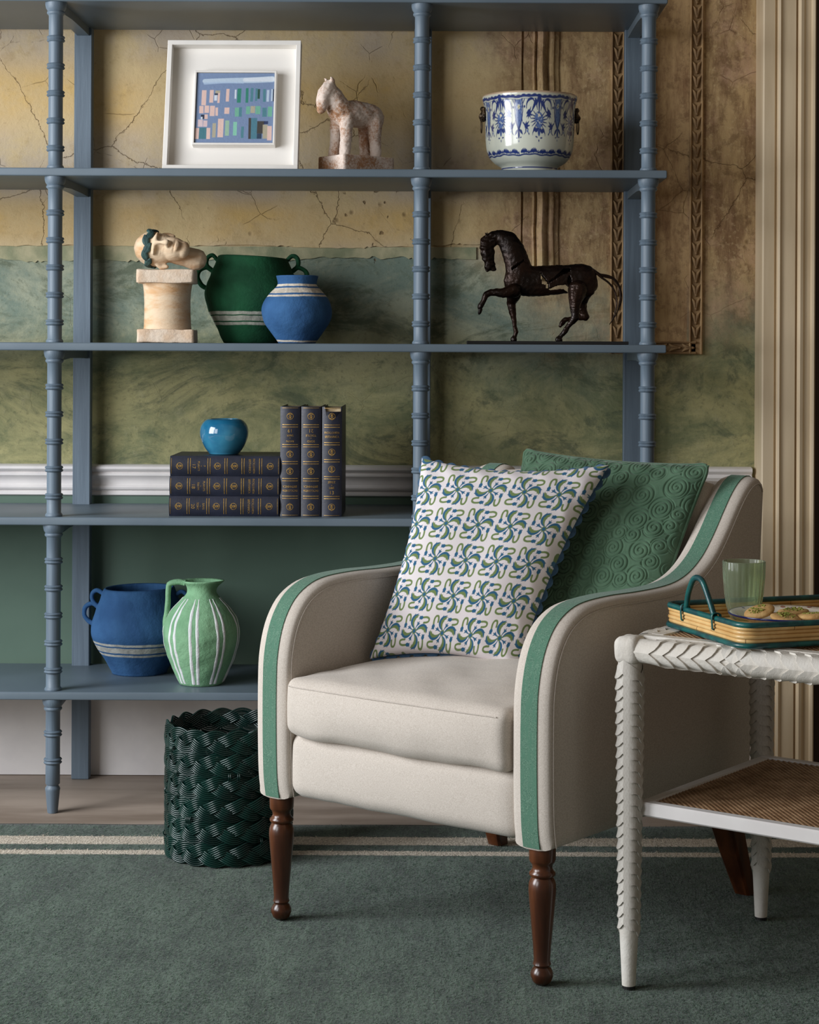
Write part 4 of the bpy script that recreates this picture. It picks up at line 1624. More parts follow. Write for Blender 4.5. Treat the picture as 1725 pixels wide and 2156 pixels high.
# pendant flower at the repeat centre
for k in range(15):
    a = PI * (1.25 + 1.5 * k / 14)
    S([(0, .64), (.17 * math.sin(a - PI) * 1.2, .64 + .15 * math.cos(a - PI))], [.016, .005], BL_, False)
E(0, .66, .105, .082, BL2, mir=False)
E(0, .60, .075, .06, BL2, mir=False)
for k in range(26):
    q = np.random.default_rng(k).uniform(-1, 1, 2)
    E(q[0] * .09, .64 + q[1] * .085, .012, .009, BL_ if k % 3 else BG_, mir=False)
E(0, .70, .028, .018, (226, 216, 190), mir=False)
S([(0, .90), (0, .74)], [.03, .012], BL_, False)
S([(.03, .895), (.06, .82), (.04, .76)], [.022, .016, .006])
for k in range(7):
    S([(.05, .87 - k * .004), (.10 + .012 * k, .885 - .022 * k)], [.006, .012], BL_)
E(0, .49, .032, .052, BL2, mir=False)
E(0, .49, .014, .04, BL_, mir=False)
S([(.01, .535), (.07, .505), (.11, .52), (.15, .48), (.155, .45)], [.008, .024, .028, .012, .004])
E(.06, .425, .03, .010, BL_, .15)
E(0, .385, .013, .016, BL_, mir=False)
# scrolls between the pendants
S([(.12, .86), (.17, .895), (.25, .885), (.30, .84), (.31, .78)], [.010, .014, .018, .014, .008])
S([(.40, .60), (.43, .70), (.42, .80), (.36, .885)], [.006, .008, .008, .010])
S([(.30, .72), (.24, .75), (.22, .71), (.26, .69)], [.012, .022, .018, .006])
for (x, y) in ((.20, .80), (.16, .75), (.17, .69), (.21, .66), (.27, .65), (.31, .67)):
    S([(.25, .72), (x, y)], [.026, .004])
E(.36, .80, .022, .017)
S([(.38, .60), (.33, .55), (.33, .49), (.37, .46)], [.012, .016, .012, .004])
for (x, y) in ((.25, .62), (.23, .57), (.26, .52), (.31, .62)):
    S([(.33, .56), (x, y)], [.026, .005])
E(.25, .47, .02, .012, BL_, .8)
E(.28, .50, .022, .018, BL2)
# side panels that meet at the repeat edge
for sg in (-1, 1):
    x0 = .5 * sg
    rep.rect(x0 - .075, .66, x0 + .075, .895, BL2, .95)
    rep.ell(x0, .66, .075, .10, BL2)
    rep.ell(x0, .81, .04, .03, BG_); rep.ell(x0, .81, .028, .021, (190, 186, 150))
    for k in range(16):
        q = np.random.default_rng(90 + k).uniform(-1, 1, 2)
        rep.ell(x0 + q[0] * .07, .75 + q[1] * .13, .010, .008, BL_)
    for s2 in (-1, 1):
        rep.stroke([(x0 + s2 * .085, .895), (x0 + s2 * .10, .78), (x0 + s2 * .07, .64), (x0, .53)], [.012, .010, .012, .018], BL_)
        rep.stroke([(x0 + s2 * .01, .53), (x0 + s2 * .06, .50), (x0 + s2 * .10, .46)], [.010, .022, .004], BL_)
        rep.ell(x0 + s2 * .05, .43, .02, .009, BL_)
    rep.ell(x0, .47, .024, .05, BL_)
    rep.ell(x0, .39, .010, .013, BL_)
# lower border of palmettes and bands
for k in range(4):
    xm = -.375 + .25 * k
    for j in range(7):
        a = (j - 3) * .42
        rep.stroke([(xm, .245), (xm + .085 * math.sin(a), .245 + .040 * math.cos(a))], [.010, .012], BL_)
    rep.stroke([(xm + .125 - .06, .238), (xm + .125, .268), (xm + .125 + .06, .238)], [.006, .004, .006], BL_, 1, False)
    rep.ell(xm + .125, .245, .035, .012, BL_)
rep.rect(-.6, .212, .6, .230, BL_)
rep.rect(-.6, .070, .6, .088, BL_)
NTH = 760
NR = 5
v, f = lathe(prof, NTH, True, False)
m = len(prof)
Tt = np.repeat(np.arange(NTH) / NTH * 2 * PI, m)
zn = np.tile(prof[:, 1] / HP_, NTH)
th0 = -PI / 2 + math.radians(9)
uu = np.mod((Tt - th0) / (2 * PI) * 7 + .5, 1) - .5
wv = .006 * np.sin(Tt * 9) + .004 * np.sin(Tt * 23 + 1)
pcc = rep.sample(uu, np.clip(zn + wv * (zn > .2), 0, 1))
rimc = np.clip((zn - .965) / .02, 0, 1)[:, None]
pcc = pcc * (1 - rimc) + lin((198, 170, 142)) * rimc
mk('pot_body', (v, f), M_POT, CPo, paint=pcc)
inn = [(.1245, .2125), (.119, .209), (.115, .19), (.110, .13), (.100, .06), (0, .05)]
mk('pot_inside', lathe(inn, 64, False), mat('inside_glaze', (214, 214, 204), None, rough=.3), CPo)
for sg in (-1, 1):
    a = (PI if sg < 0 else 0) + math.radians(6)
    cx2, cy2 = .123 * math.cos(a), .123 * math.sin(a)
    ms = [ball((0, 0, .163), .014, 2, (.6, 1, 1.25)), ball((.006, 0, .157), .009, 2), ball((.004, 0, .148), .007, 2), ball((.002, .008, .175), .006, 2), ball((.002, -.008, .175), .006, 2), ball((.004, 0, .177), .007, 2)]
    hv, hf, hn = blob(ms, .0016, 2)
    hv = hv + hn * (.0009 * wob3(hv, 700, 2))[:, None]
    mm = mk('lion_mask', (hv, hf), M_BRASS, CPo, loc=(cx2, cy2, 0))
    mm.rotation_euler = (0, 0, a)
    t = np.linspace(0, 2 * PI, 28, endpoint=False)
    mk('ring', tube(np.stack([.007 + 0 * t, .014 * np.sin(t), .132 + .019 * np.cos(t)], 1), .0015, 6, True), M_BRASS, mm)

# ---- column pedestal
kx, _ = at(352.5, 722, 5.10)
KP = thing('clay_pedestal', 'pale terracotta column pedestal under the reclining head', 'pedestal', (kx, 5.10, S3 + .0005), math.radians(3))
def slab(a, b, z0, z1, seed):
    v, f = rbox(a, b, (z1 - z0) / 2, .003, 10)
    v = v + (.0013 * wob3(v, 120, seed))[:, None] * np.sign(v) + np.array([0, 0, (z0 + z1) / 2])
    return v, f
mk('base_slab', slab(.0745, .072, 0, .035, 1), M_CLAYW, KP)
mk('shaft', lathe([(0, .034), (.0630, .034), (.0618, .045), (.0605, .08), (.0605, .11), (.0620, .135), (.0640, .150), (.0660, .157), (0, .157)], 48, False, wob=lambda T, Z, R: R * (1 + .006 * np.sin(T * 3 + Z * 40))), M_CLAY, KP, auto=50)
mk('capital_slab', slab(.0745, .072, .156, .191, 2), M_CLAYW, KP)
KT = S3 + .192

# ---- reclining clay head
hdx, hdz = at(347, 520, 5.09)
HD = thing('terracotta_bust', 'terracotta head lying on its side with a leaf wreath round the brow', 'sculpture', (hdx, 5.09, KT + .0005))
# head frame: x = face forward, y = left ear, z = crown
ps = [ball((-.008, 0, .030), .0530, 3, (1.02, .86, .98)), ball((.006, 0, .012), .0480, 3, (.95, .82, 1.0)), ball((.020, 0, -.022), .036, 3, (.9, .88, 1.15)), ball((.028, 0, -.050), .020, 3, (1, 1.15, .9)),
      ball((.040, 0, .022), .016, 3, (.9, 2.1, .55)), ball((.052, 0, -.036), .0085, 3, (.8, 1.6, .8))]
ps += chain([(.050, 0, .020, .006), (.058, 0, .004, .0065), (.064, 0, -.009, .0080)])
ps += [ball((.055, .006, -.011), .0055, 2), ball((.055, -.006, -.011), .0055, 2)]
ps += chain([(-.006, 0, -.020, .030), (-.022, 0, -.055, .028), (-.030, 0, -.082, .030)])
for sy in (-1, 1):
    ps += chain([(-.002, sy * .042, .010, .007), (-.008, sy * .045, .0, .008), (-.004, sy * .043, -.014, .006)])
v, f, nn = blob(ps, .0024, 5)
for sy in (-1, 1):
    d = np.linalg.norm((v - np.array([.046, sy * .019, .008])) / np.array([.02, .013, .009]), axis=1)
    v = v - nn * (.0075 * np.exp(-d ** 2))[:, None]
    d = np.linalg.norm((v - np.array([.042, sy * .019, .006])) / np.array([.02, .009, .0045]), axis=1)
    v = v + nn * (.0040 * np.exp(-d ** 2))[:, None]
    d = np.linalg.norm((v - np.array([.044, sy * .019, .0035])) / np.array([.02, .010, .0012]), axis=1)
    v = v - nn * (.0016 * np.exp(-d ** 2))[:, None]
d = np.linalg.norm((v - np.array([.052, 0, -.0285])) / np.array([.02, .013, .0016]), axis=1)
v = v - nn * (.0042 * np.exp(-d ** 2))[:, None]
for zz_ in (-.0250, -.0325):
    d = np.linalg.norm((v - np.array([.054, 0, zz_])) / np.array([.02, .010, .0028]), axis=1)
    v = v + nn * (.0028 * np.exp(-d ** 2))[:, None]
v = v + nn * (.0005 * wob3(v, 240, 8))[:, None]
# pose: crown to the left, right ear down, face turned up towards the viewer's right
Fd = np.array([.12, -.95, .29]); Ud = np.array([-.985, -.02, .17])
Ud /= np.linalg.norm(Ud); Fd = Fd - Ud * (Fd @ Ud); Fd /= np.linalg.norm(Fd)
Ld = np.cross(Ud, Fd)
MR = np.stack([Fd, Ld, Ud], 1)
hv = v @ MR.T
lift = -hv[hv[:, 0] < .045][:, 2].min()
hv[:, 2] += lift
hv[:, 2] = np.maximum(hv[:, 2], 0)
mk('head_body', (hv, f), M_CLAY, HD)
wr_ = bpy.data.objects.new('wreath', None)
link(wr_, HD)
lv, lfc = ball((0, 0, 0), 1, 3)
lfm = None
for i in range(11):
    a = math.radians(-120 + i * 24)
    rx_, ry_ = .052, .0455
    zc = .034 + (.003 if i % 2 else -.003) + .010 * math.cos(a)
    c = np.array([-.006 + (rx_ + .001) * math.cos(a), (ry_ + .001) * math.sin(a), zc])
    tg = np.array([-rx_ * math.sin(a), ry_ * math.cos(a), .35 * .05 * (1 if i % 2 else -1)]); tg /= np.linalg.norm(tg)
    on = np.array([math.cos(a) / rx_, math.sin(a) / ry_, .0]); on /= np.linalg.norm(on)
    sd = np.cross(on, tg)
    q = lv.copy()
    w = (1 - q[:, 0] ** 2 * .55)
    q = q * np.array([.0185, .0042, .0098]); q[:, 2] *= w
    q[:, 1] -= .0010 * np.exp(-(q[:, 2] / .0012) ** 2)
    pv_ = (q @ np.stack([tg, on, sd], 0) + c) @ MR.T
    pv_[:, 2] += lift
    mk('leaf', (pv_, lfc), M_WREATH, wr_)

# ---- papier-mache pots
def rough_lathe(prof, n, seed, amp, tilt=0.0, inner=None, m=70):
    p = spline(prof, m)
    def w(T, Z, R):
        q = np.stack([R * np.cos(T), R * np.sin(T), Z], -1)
        return R * (1 + .012 * wob3(q, 28, seed) * (R > .01)) + amp * wob3(q, 150, seed + 1) * (R > .01)
    v, f = lathe(p, n, True, False, w)
    if tilt:
        h = p[:, 1].max()
        k = np.clip(v[:, 2] / h, 0, 1) ** 3
        v[:, 2] += tilt * k * v[:, 0]
    return v, f


def loop_handle(pts, r, seed):
    p = spline(pts, 26)
    v, f = tube(p, r, 10)
    return v + .0006 * wob3(v, 200, seed)[:, None], f


# deep green urn
M_GURN = papier('deep_green_papier_mache', (26, 82, 52), (18, 64, 40), [(.0490, .0565), (.0600, .0735), (.0765, .0850)], (172, 172, 158))
ux, _ = at(531, 722, 5.25)
GU = thing('green_urn', 'deep green papier-mache urn with looped handles and pale bands', 'vase', (ux, 5.25, S3 + .0005), math.radians(4))
op_ = [(0, .0), (.070, .0), (.079, .004), (.098, .045), (.119, .085), (.1305, .125), (.1285, .150), (.113, .188), (.100, .215), (.094, .232), (.090, .2345), (.087, .231), (.092, .212), (.100, .19), (.11, .15), (.10, .09), (.06, .03), (0, .025)]
mk('urn_body', rough_lathe(op_, 96, 3, .0008, -.05, m=110), M_GURN, GU)
for sg in (-1, 1):
    mk('handle', loop_handle([(sg * .094, 0, .226), (sg * .108, 0, .238), (sg * .121, 0, .231), (sg * .124, 0, .214), (sg * .115, 0, .201), (sg * .107, 0, .197)], .0058, 3), M_GURN, GU)
    mk('handle', loop_handle([(sg * .108, 0, .196), (sg * .124, 0, .206), (sg * .144, 0, .196), (sg * .148, 0, .176), (sg * .138, 0, .158), (sg * .124, 0, .149)], .0066, 4), M_GURN, GU)

# round blue vase
M_BVASE = papier('cobalt_papier_mache', (54, 96, 142), (42, 80, 124), [(.1215, .1265), (.1310, .1445), (.1490, .1550), (.0035, .0080)], (214, 204, 188))
vx, _ = at(625.5, 722, 5.075)
BV = thing('blue_round_vase', 'round cobalt blue vase with cream bands below its short neck', 'vase', (vx, 5.075, S3 + .0005))
mk('vase_body', rough_lathe([(0, 0), (.045, 0), (.050, .003), (.066, .025), (.085, .052), (.0925, .080), (.089, .104), (.076, .125), (.060, .142), (.0525, .152), (.0515, .160), (.0535, .172), (.0545, .1765), (.052, .178), (.049, .175), (.047, .155), (.06, .13), (.08, .08), (.05, .02), (0, .015)], 96, 7, .0008, m=110), M_BVASE, BV)

# blue urn on the lowest shelf
M_BURN = papier('denim_papier_mache', (52, 92, 136), (40, 76, 118), [(.0565, .0625), (.0670, .0820), (.0860, .0925)], (176, 176, 170))
ux2, _ = at(293, 1420, 5.275)
BU = thing('blue_urn', 'blue papier-mache urn with looped handles on the lowest shelf', 'vase', (ux2, 5.275, S5 + .0005), math.radians(-6))
mk('urn_body', rough_lathe([(0, 0), (.068, 0), (.075, .004), (.092, .035), (.113, .068), (.128, .098), (.1315, .118), (.127, .145), (.115, .180), (.103, .210), (.097, .228), (.0925, .2325), (.088, .230), (.092, .21), (.104, .18), (.115, .14), (.10, .07), (.06, .03), (0, .025)], 96, 11, .0008, .02, m=110), M_BURN, BU)
for sg in (-1, 1):
    mk('handle', loop_handle([(sg * .102, 0, .214), (sg * .118, 0, .222), (sg * .131, 0, .214), (sg * .133, 0, .198), (sg * .124, 0, .184), (sg * .116, 0, .178)], .0060, 5), M_BURN, BU)
    mk('handle', loop_handle([(sg * .116, 0, .178), (sg * .132, 0, .186), (sg * .150, 0, .176), (sg * .154, 0, .156), (sg * .144, 0, .138), (sg * .128, 0, .130)], .0066, 6), M_BURN, BU)

# green striped jug
M_JUG = papier('mint_papier_mache', (132, 176, 138), (110, 154, 118), amp=1.4)
M_STRIPE = papier('white_brushed_stripe', (224, 226, 226), (206, 210, 212), amp=1.2)
jx, _ = at(424, 1440, 5.105)
JG = thing('green_jug', 'mint green jug with white vertical stripes and a square handle', 'jug', (jx, 5.105, S5 + .0005))
jp = [(0, 0), (.052, 0), (.0575, .003), (.070, .03), (.088, .072), (.0995, .115), (.1010, .140), (.094, .170), (.075, .200), (.054, .222), (.0415, .236), (.0385, .246), (.0400, .256), (.0470, .266), (.0520, .2715), (.0500, .273), (.044, .266), (.0355, .252), (.035, .24), (.05, .21), (.08, .16), (.085, .12), (.06, .03), (0, .02)]
jv, jf = rough_lathe(jp, 110, 15, .0010, m=130)
k = np.clip((jv[:, 2] - .245) / .028, 0, 1)
ang = np.arctan2(jv[:, 1], jv[:, 0])
jv[:, 0] += k * .010 * np.exp(-(ang / .5) ** 2)
mk('jug_body', (jv, jf), M_JUG, JG)
mk('handle', (lambda g: (g[0] + .0008 * wob3(g[0], 180, 2)[:, None], g[1]))(tube(spline([(-.044, 0, .265), (-.062, 0, .268), (-.082, 0, .264), (-.088, 0, .252), (-.090, 0, .20), (-.094, 0, .165), (-.0965, 0, .135)], 40), .0075, 10, flat=(1, 1.25))), M_JUG, JG)
pp = spline(jp[1:11], 50)
pp = pp[(pp[:, 1] > .002) & (pp[:, 1] < .228)]
base_a = np.radians([-58, -47, -101, -90, -139, -128, -14, -3, -178, 170, 35, 46, 80, 91, 125, 136])
for a in base_a:
    hw = .0040
    V = []
    for i, (r, z) in enumerate(pp):
        w = hw * (1 if z < .19 else max(.35, 1 - (z - .19) / .05)) * (1 + .12 * math.sin(z * 130 + a * 7))
        for s in (-1, -.3, .3, 1):
            t = a + s * w / r + .015 * math.sin(z * 30 + a)
            q3 = np.array([r * math.cos(t), r * math.sin(t), z])
            rr = r * (1 + .012 * float(wob3(q3[None], 28, 15)[0])) + .0010 * float(wob3(q3[None], 150, 16)[0]) + (.0014 if abs(s) < .5 else .0002)
            V.append((rr * math.cos(t), rr * math.sin(t), z))
    mk('painted_stripe', (np.array(V), [tuple(q) for q in grid_faces(len(pp), 4)]), M_STRIPE, JG)

# ---- bronze horse
SCX = 3587.0


def bz(cx, cy, r, y=0.0):
    return ((cx - 870) / SCX, y, (1183 - cy) / SCX, r / SCX)


bx_, _ = at(1151.5, 722, 5.12)
BH = thing('bronze_horse', 'dark bronze horse sculpture prancing on a thin black plate', 'sculpture', (bx_, 5.12, S3 + .0005))
mk('base_plate', box(-.2115, .2115, -.055, .055, 0, .0085, .0008, 1), M_BLACK, BH, smooth=False)
BZ0 = .0083
yF, yN = .026, -.026
ps = chain([bz(600, 605, 148), bz(740, 615, 150), bz(880, 605, 148), bz(1050, 590, 140), bz(1190, 590, 150)])
ps += chain([bz(1215, 580, 135), bz(1265, 640, 95)])
ps += chain([bz(1160, 650, 110, -.010), bz(1255, 690, 75, -.012)])
ps += chain([bz(610, 540, 135), bz(580, 420, 122), bz(545, 320, 116), bz(500, 235, 100), bz(430, 195, 74), bz(370, 195, 58)])
ps += chain([bz(360, 205, 62), bz(305, 250, 78), bz(300, 320, 74), bz(312, 400, 58), bz(322, 450, 50), bz(305, 505, 30)])
ps += chain([bz(330, 470, 40), bz(365, 500, 24)])
ps += chain([bz(300, 190, 16, -.012), bz(283, 155, 8, -.014)]) + chain([bz(318, 185, 16, .012), bz(300, 150, 8, .014)])
v, f, nn = blob(ps, .0027, 8)
v[:, 1] *= .62
rough = np.where(v[:, 0] < (400 - 870) / SCX, 1.0, .25)
v = v + nn * (rough * (.0016 * wob3(v, 330, 4) + .0010 * wob3(v, 620, 5)))[:, None]
# torn openings in the sheet metal
holes = [[(880, 690), (960, 655), (1045, 640), (1075, 665), (1130, 720), (1075, 730), (1020, 690), (900, 700)],
         [(800, 520), (825, 560), (850, 590), (885, 640), (880, 690), (860, 680), (850, 650), (815, 640), (812, 600)],
         [(1020, 490), (1090, 485), (1085, 520), (1000, 560), (930, 605), (890, 630), (885, 615), (960, 560)],
         [(1065, 560), (1090, 560), (1100, 620), (1130, 650), (1110, 690), (1080, 680), (1060, 640)],
         [(530, 490), (560, 465), (655, 405), (650, 425), (600, 465), (535, 512)]]


def inpoly(x, z, poly):
    c = np.zeros(x.shape, bool)
    n = len(poly)
    for i in range(n):
        x1, y1 = poly[i]; x2, y2 = poly[(i + 1) % n]
        c ^= ((y1 > z) != (y2 > z)) & (x < (x2 - x1) * (z - y1) / (y2 - y1 + 1e-12) + x1)
    return c


fc = np.array([v[list(q)].mean(0) for q in f])
hx_, hz_ = fc[:, 0] * SCX + 870, 1183 - fc[:, 2] * SCX
kill = np.zeros(len(f), bool)
for i, hpoly in enumerate(holes):
    ins = inpoly(hx_, hz_, hpoly)
    if i in (0, 1):
        kill |= ins                         # right through
    else:
        kill |= ins & (fc[:, 1] < 0)        # near side only
f2 = [q for q, kk in zip(f, kill) if not kk]
used = np.unique(np.concatenate([np.array(q) for q in f2]))
remap = -np.ones(len(v), int); remap[used] = np.arange(len(used))
body = mk('horse_body', (v[used] + np.array([0, 0, BZ0]), [tuple(remap[list(q)]) for q in f2]), M_BRONZE, BH)
sm = body.modifiers.new('sheet', 'SOLIDIFY')
sm.thickness = .0022
sm.offset = -1


def limb(name, pts, seed, vox=.0022):
    v, f, nn = blob(chain(pts), vox, 3)
    v = v + nn * (.0006 * wob3(v, 300, seed) + .0005 * wob3(v, 800, seed + 1))[:, None]
    return mk(name, (v + np.array([0, 0, BZ0]), f), M_BRONZE, BH)


limb('foreleg', [bz(560, 700, 75, yN * .6), bz(460, 728, 48, yN), bz(340, 722, 34, yN), bz(292, 742, 31, yN), bz(262, 810, 24, yN), bz(238, 850, 27, yN), bz(225, 868, 20, yN), bz(240, 888, 17, yN), bz(232, 905, 22, yN), bz(226, 925, 14, yN)], 1)
limb('foreleg', [bz(560, 740, 70, yF * .6), bz(535, 810, 46, yF), bz(548, 900, 36, yF), bz(566, 1000, 22, yF), bz(572, 1055, 22, yF), bz(582, 1095, 25, yF), bz(572, 1130, 18, yF), bz(560, 1160, 30, yF), bz(560, 1170, 34, yF)], 2)
limb('hindleg', [bz(1160, 690, 100, yN * .5), bz(1135, 780, 68, yN), bz(1130, 870, 48, yN), bz(1135, 950, 42, yN), bz(1112, 985, 33, yN), bz(1060, 1050, 24, yN), bz(1020, 1110, 26, yN), bz(990, 1140, 22, yN), bz(975, 1165, 30, yN), bz(985, 1172, 34, yN)], 3)
limb('hindleg', [bz(1215, 700, 95, yF * .5), bz(1200, 800, 62, yF), bz(1220, 890, 40, yF), bz(1252, 955, 32, yF), bz(1195, 952, 28, yF), bz(1120, 962, 23, yF), bz(1050, 975, 24, yF), bz(1022, 1005, 26, yF), bz(1002, 1038, 16, yF)], 4)
for i, tp in enumerate(([(1300, 495), (1360, 540), (1460, 560), (1530, 605), (1575, 700), (1580, 800), (1550, 880)], [(1310, 510), (1380, 570), (1470, 640), (1525, 740), (1530, 850), (1500, 960), (1465, 1020)], [(1305, 500), (1400, 560), (1500, 590), (1560, 680), (1565, 790), (1540, 900), (1480, 1000)])):
    p = spline([((a - 870) / SCX, (.004, -.004, .001)[i], (1183 - b) / SCX + BZ0) for a, b in tp], 40)
    mk('tail_strand', tube(p, np.linspace(.0034, .0012, 40), 7), M_BRONZE, BH)

# ---- encyclopaedia volumes
BKH, BKT, BKD = .285, .0515, .215


def emblem(cx, cy, s):
    """thistle in a ring, drawn flat in spine coordinates (x across, y up)"""
    g = []
    n = 22
    a = np.linspace(0, 2 * PI, n, endpoint=False)
    r0, r1 = s, s * .86
    v = np.concatenate([np.stack([r0 * np.cos(a), r0 * np.sin(a), 0 * a], 1), np.stack([r1 * np.cos(a), r1 * np.sin(a), 0 * a], 1)])
    g.append((v, [(i, (i + 1) % n, n + (i + 1) % n, n + i) for i in range(n)]))

    def poly(pts):
        p = np.array([(x * s, y * s, 0) for x, y in pts])
        g.append((p, [tuple(range(len(p)))]))
    for k in range(9):
        t = (k - 4) * .26
        poly([(-.07, .16), (.07, .16), (.52 * math.sin(t) + .04, .16 + .52 * math.cos(t)), (.52 * math.sin(t) - .04, .16 + .52 * math.cos(t))])
    for r in range(3):
        for k in range(4 - r):
            x, y = (k - (3 - r) / 2) * .24, .05 - r * .19
            poly([(x, y - .11), (x + .10, y), (x, y + .10), (x - .10, y)])
    poly([(-.05, -.42), (.05, -.42), (.04, -1.25), (-.04, -1.25)])
    for sg in (-1, 1):
        poly([(0, -.75), (sg * .35, -.45), (sg * .62, -.52), (sg * .4, -.7)])
    return [(q[0] + np.array([cx, cy, 0]), q[1]) for q in g]


def bar(y, w=.0410, t=.0008):
    n = 12
    x = np.linspace(-w / 2, w / 2, n)
    return np.concatenate([np.stack([x, 0 * x + y - t, 0 * x], 1), np.stack([x, 0 * x + y + t, 0 * x], 1)]), [(i, i + 1, n + i + 1, n + i) for i in range(n - 1)]


GILT = {}


def build_book(name, vol, lines, label, title_top=True, torn=False):
    """book standing upright: spine faces -y, foot at z=0, centred on x"""
    b = thing(name, label, 'book', (0, 0, 0), 0, 'dark blue gilt encyclopaedia volumes')
    ht = BKT / 2
    # spine: slightly rounded shell
    n = 15
    xs = np.linspace(-ht, ht, n)
    bow = .0065 * (1 - (xs / ht) ** 2)
    zs = np.linspace(0, BKH, 24)
    V = []
    for x, bo in zip(xs, bow):
        for z in zs:
            zz = z
            if torn and z > BKH - .001 and -.6 < x / ht < .9:
                zz = BKH - .020 - .007 * math.sin(x * 190) - .006 * (x < 0)
            V.append((x, -bo, zz))
    k = len(V)
    V = np.array(V)
    V2 = V.copy(); V2[:, 1] = V[:, 1] + .003
    f = [tuple(q) for q in grid_faces(n, 24)]
    f2 = [tuple(i + k for i in q[::-1]) for q in f]
    edges = []
    loop = [i * 24 for i in range(n)] + [(n - 1) * 24 + j for j in range(1, 24)] + [i * 24 + 23 for i in range(n - 2, -1, -1)] + [j for j in range(22, 0, -1)]
    for i in range(len(loop)):
        a_, b_ = loop[i], loop[(i + 1) % len(loop)]
        edges.append((a_, b_, b_ + k, a_ + k))
    sp_ = mk('spine', (np.concatenate([V, V2]), f + f2 + edges), M_LEATHER, b, auto=40)
    for sg in (-1, 1):
        x0, x1 = (sg * ht, sg * (ht - .0035))
        mk('cover_board', box(min(x0, x1), max(x0, x1), .001, BKD, 0, BKH, .001, 1), M_LEATHER, b, smooth=False)
    mk('page_block', box(-ht + .0036, ht - .0036, .004, BKD - .006, .004, BKH - .005), M_PAGES, b, smooth=False)
    H_ = BKH
    g, bands = [], []
    secs_ = [.175, .335, .490, .645, .825]
    for s in secs_:
        yb = H_ * (1 - s)
        bands.append(yb)
    g += [bar(H_ * .988, t=.0005), bar(H_ * .012, t=.0005)]
    mids = [(0 + .175) / 2, (.175 + .335) / 2, (.335 + .49) / 2, (.49 + .645) / 2, (.645 + .825) / 2, (.825 + 1) / 2]
    embs = []
    for i in (0, 2, 3, 5):
        embs.append(H_ * (1 - mids[i]))

    def wrap(geo):
        v, f = geo
        v = np.asarray(v)
        x = np.clip(v[:, 0], -ht, ht)
        return np.stack([v[:, 0], -.0065 * (1 - (x / ht) ** 2) - .0005, v[:, 1]], 1), f
    mk('end_fillet', wrap(g[0]), M_GILT, sp_, smooth=False)
    mk('end_fillet', wrap(g[1]), M_GILT, sp_, smooth=False)
    for nm, zs_, mkg in (('gilt_band', bands, lambda: join(bar(.0030), bar(-.0030))), ('gilt_emblem', embs, lambda: join(*emblem(0, 0, .0088)))):
        for z_ in zs_:
            if nm not in GILT:
                GILT[nm] = mk(nm, wrap(mkg()), M_GILT, sp_, smooth=False, loc=(0, 0, z_))
            else:
                dup(GILT[nm], sp_, (0, 0, z_))
    tx = []
    yt = H_ * (1 - mids[1])
    for s_, dy, sz in (('ENCYCLOPÆDIA', .0052, .0062), ('BRITANNICA', -.0052, .0066)):
        gg = text_geo(s_, sz)
        tx.append((gg[0] * np.array([.82 if sz < .0064 else .95, 1.25, 1]) + np.array([0, yt + dy, 0]), gg[1]))
    mk('title_lettering', wrap(join(*tx)), M_GILT, sp_, smooth=False)
    tx = []
    yv = H_ * (1 - mids[4])
    for s_, dy, sz in ((lines[0], .0140, .0076), (lines[1], .0062, .0042), (lines[2], -.0010, .0076), (vol, -.0135, .0130)):
        gg = text_geo(s_, sz)
        tx.append((gg[0] + np.array([0, yv + dy, 0]), gg[1]))
    mk('volume_lettering', wrap(join(*tx)), M_GILT, sp_, smooth=False)
    return b


YBK = 5.018
x19, _ = at(611, 1000, YBK); x21, _ = at(655, 1000, YBK); x13, _ = at(699, 1000, YBK)
b19 = build_book('encyclopedia_volume', '19', ('RAYN', 'to', 'SARR'), 'dark blue volume 19 standing upside down beside the lying stack of books')
b19.location = (x19, YBK + BKD * 0 + .0, S4 + BKH + .0008); b19.rotation_euler = (0, PI, 0)
b21 = build_book('encyclopedia_volume', '21', ('SORD', 'to', 'TEXTILE'), 'dark blue volume 21 standing upside down, middle of the three upright books')
b21.location = (x21, YBK, S4 + BKH + .0008); b21.rotation_euler = (0, PI, 0)
b13 = build_book('encyclopedia_volume', '13', ('JEREZ', 'to', 'LIBE'), 'dark blue volume 13 standing upright with a torn spine head', torn=True)
b13.location = (x13, YBK, S4 + .0005)
ztop = S4
for vol, lines, pxl, pxr, lab in (('20', ('SARS', 'to', 'SORC'), 356, 587, 'dark blue volume 20 lying at the bottom of the stack of books'),
                                 ('18', ('PLANTS', 'to', 'RAYM'), 357, 589, 'dark blue volume 18 lying in the middle of the stack of books'),
                                 ('17', ('P', 'to', 'PLANTI'), 358, 591, 'dark blue volume 17 lying on top of the stack, under the turquoise bowl')):
    bb_ = build_book('encyclopedia_volume', vol, lines, lab)
    xl, _ = at(pxl, 1020, YBK)
    # top of the book to the right: local z -> +X, local x -> -Z
    bb_.rotation_euler = (0, PI / 2, 0)
    bb_.location = (xl + .0005, YBK, ztop + BKT / 2 + .0006)
    ztop += BKT + .0006

# turquoise bowl
wx, _ = at(472, 960, 5.105)
BO = thing('turquoise_bowl', 'small glossy turquoise glazed bowl on the lying books', 'bowl', (wx, 5.105, ztop + .0008))
mk('bowl_body', lathe(spline([(0, 0), (.036, 0), (.040, .003), (.050, .016), (.060, .036), (.0640, .055), (.061, .074), (.051, .088), (.041, .093), (.037, .0925), (.036, .090), (.045, .082), (.055, .068), (.058, .05), (.05, .022), (.03, .010), (0, .008)], 90), 72, False), M_BOWL, BO)

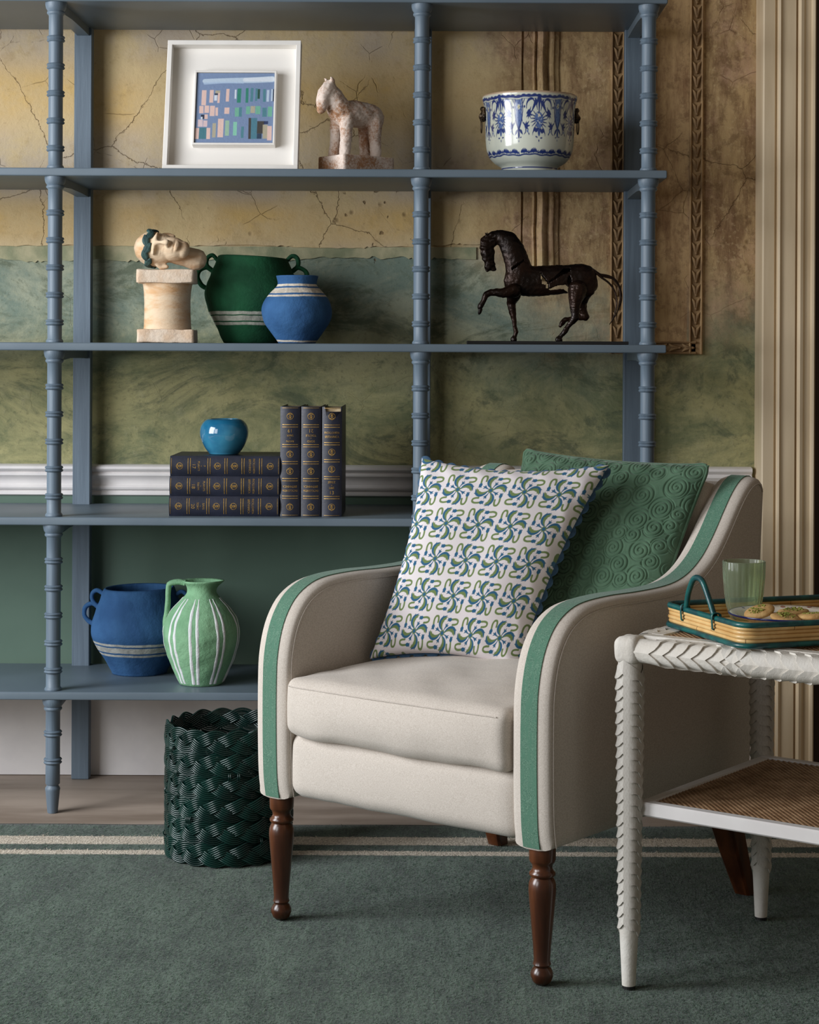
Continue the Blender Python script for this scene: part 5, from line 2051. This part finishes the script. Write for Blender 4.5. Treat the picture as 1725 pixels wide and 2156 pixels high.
# ------------------------------------------------------------------ braided basket
BK_ = thing('braided_basket', 'dark green lacquered basket of plaited cane behind the armchair', 'basket', (-.487, 4.57, .0130))
RB, NROW, RP = .1455, 6, .0512
NPER = 6
NS = NPER * 54
t = np.linspace(0, 2 * PI, NS, endpoint=False)
strands = []
for row in range(NROW):
    br_ = bpy.data.objects.new('braid', None)
    br_.location = (0, 0, .0295 + row * RP)
    br_.rotation_euler = (0, 0, row * .31)
    link(br_, BK_)
    for s in range(3):
        if row > 0:
            dup(strands[s], br_)
            continue
        ph = t * NPER + 2 * PI * s / 3
        zc = .0145 * (np.sin(ph) - .07 * np.sin(3 * ph))
        rc = .0050 * np.sin(2 * ph)
        rr = RB + rc
        rad = np.stack([np.cos(t), np.sin(t), 0 * t], 1)
        tan = np.stack([-np.sin(t), np.cos(t), 0 * t], 1)
        cen = rad * rr[:, None] + np.array([0, 0, 1]) * zc[:, None]
        d3 = np.roll(cen, -1, 0) - np.roll(cen, 1, 0)
        d3 /= np.linalg.norm(d3, axis=1)[:, None]
        ac = np.cross(rad, d3)
        ac /= np.linalg.norm(ac, axis=1)[:, None]
        gs = []
        for kk in (-2.5, -1.5, -.5, .5, 1.5, 2.5):
            p = cen + ac * kk * .0046 - rad * .0009 * (kk / 2.5) ** 2
            gs.append(tube(p, .00222, 7, True))
        strands.append(mk('strand', join(*gs), M_BASKET, br_))
mk('basket_floor', lathe([(0, .003), (RB - .006, .003), (RB - .006, .010), (0, .010)], 40, False), M_BASKET, BK_, smooth=False)
for i in range(16):
    a = RNG.uniform(-PI, 0); row = RNG.integers(0, NROW - 1)
    z = .0295 + row * RP + RP / 2
    r = RB + .004
    ti = mk('cane_tie', join(*[tube(np.array([(0, dx_, -.009), (.004, dx_, -.004), (.005, dx_, 0), (.004, dx_, .004), (0, dx_, .009)]), .0015, 5) for dx_ in (-.002, .002)]), M_BASKET, BK_)
    ti.location = (r * math.cos(a), r * math.sin(a), z)
    ti.rotation_euler = (0, 0, a)
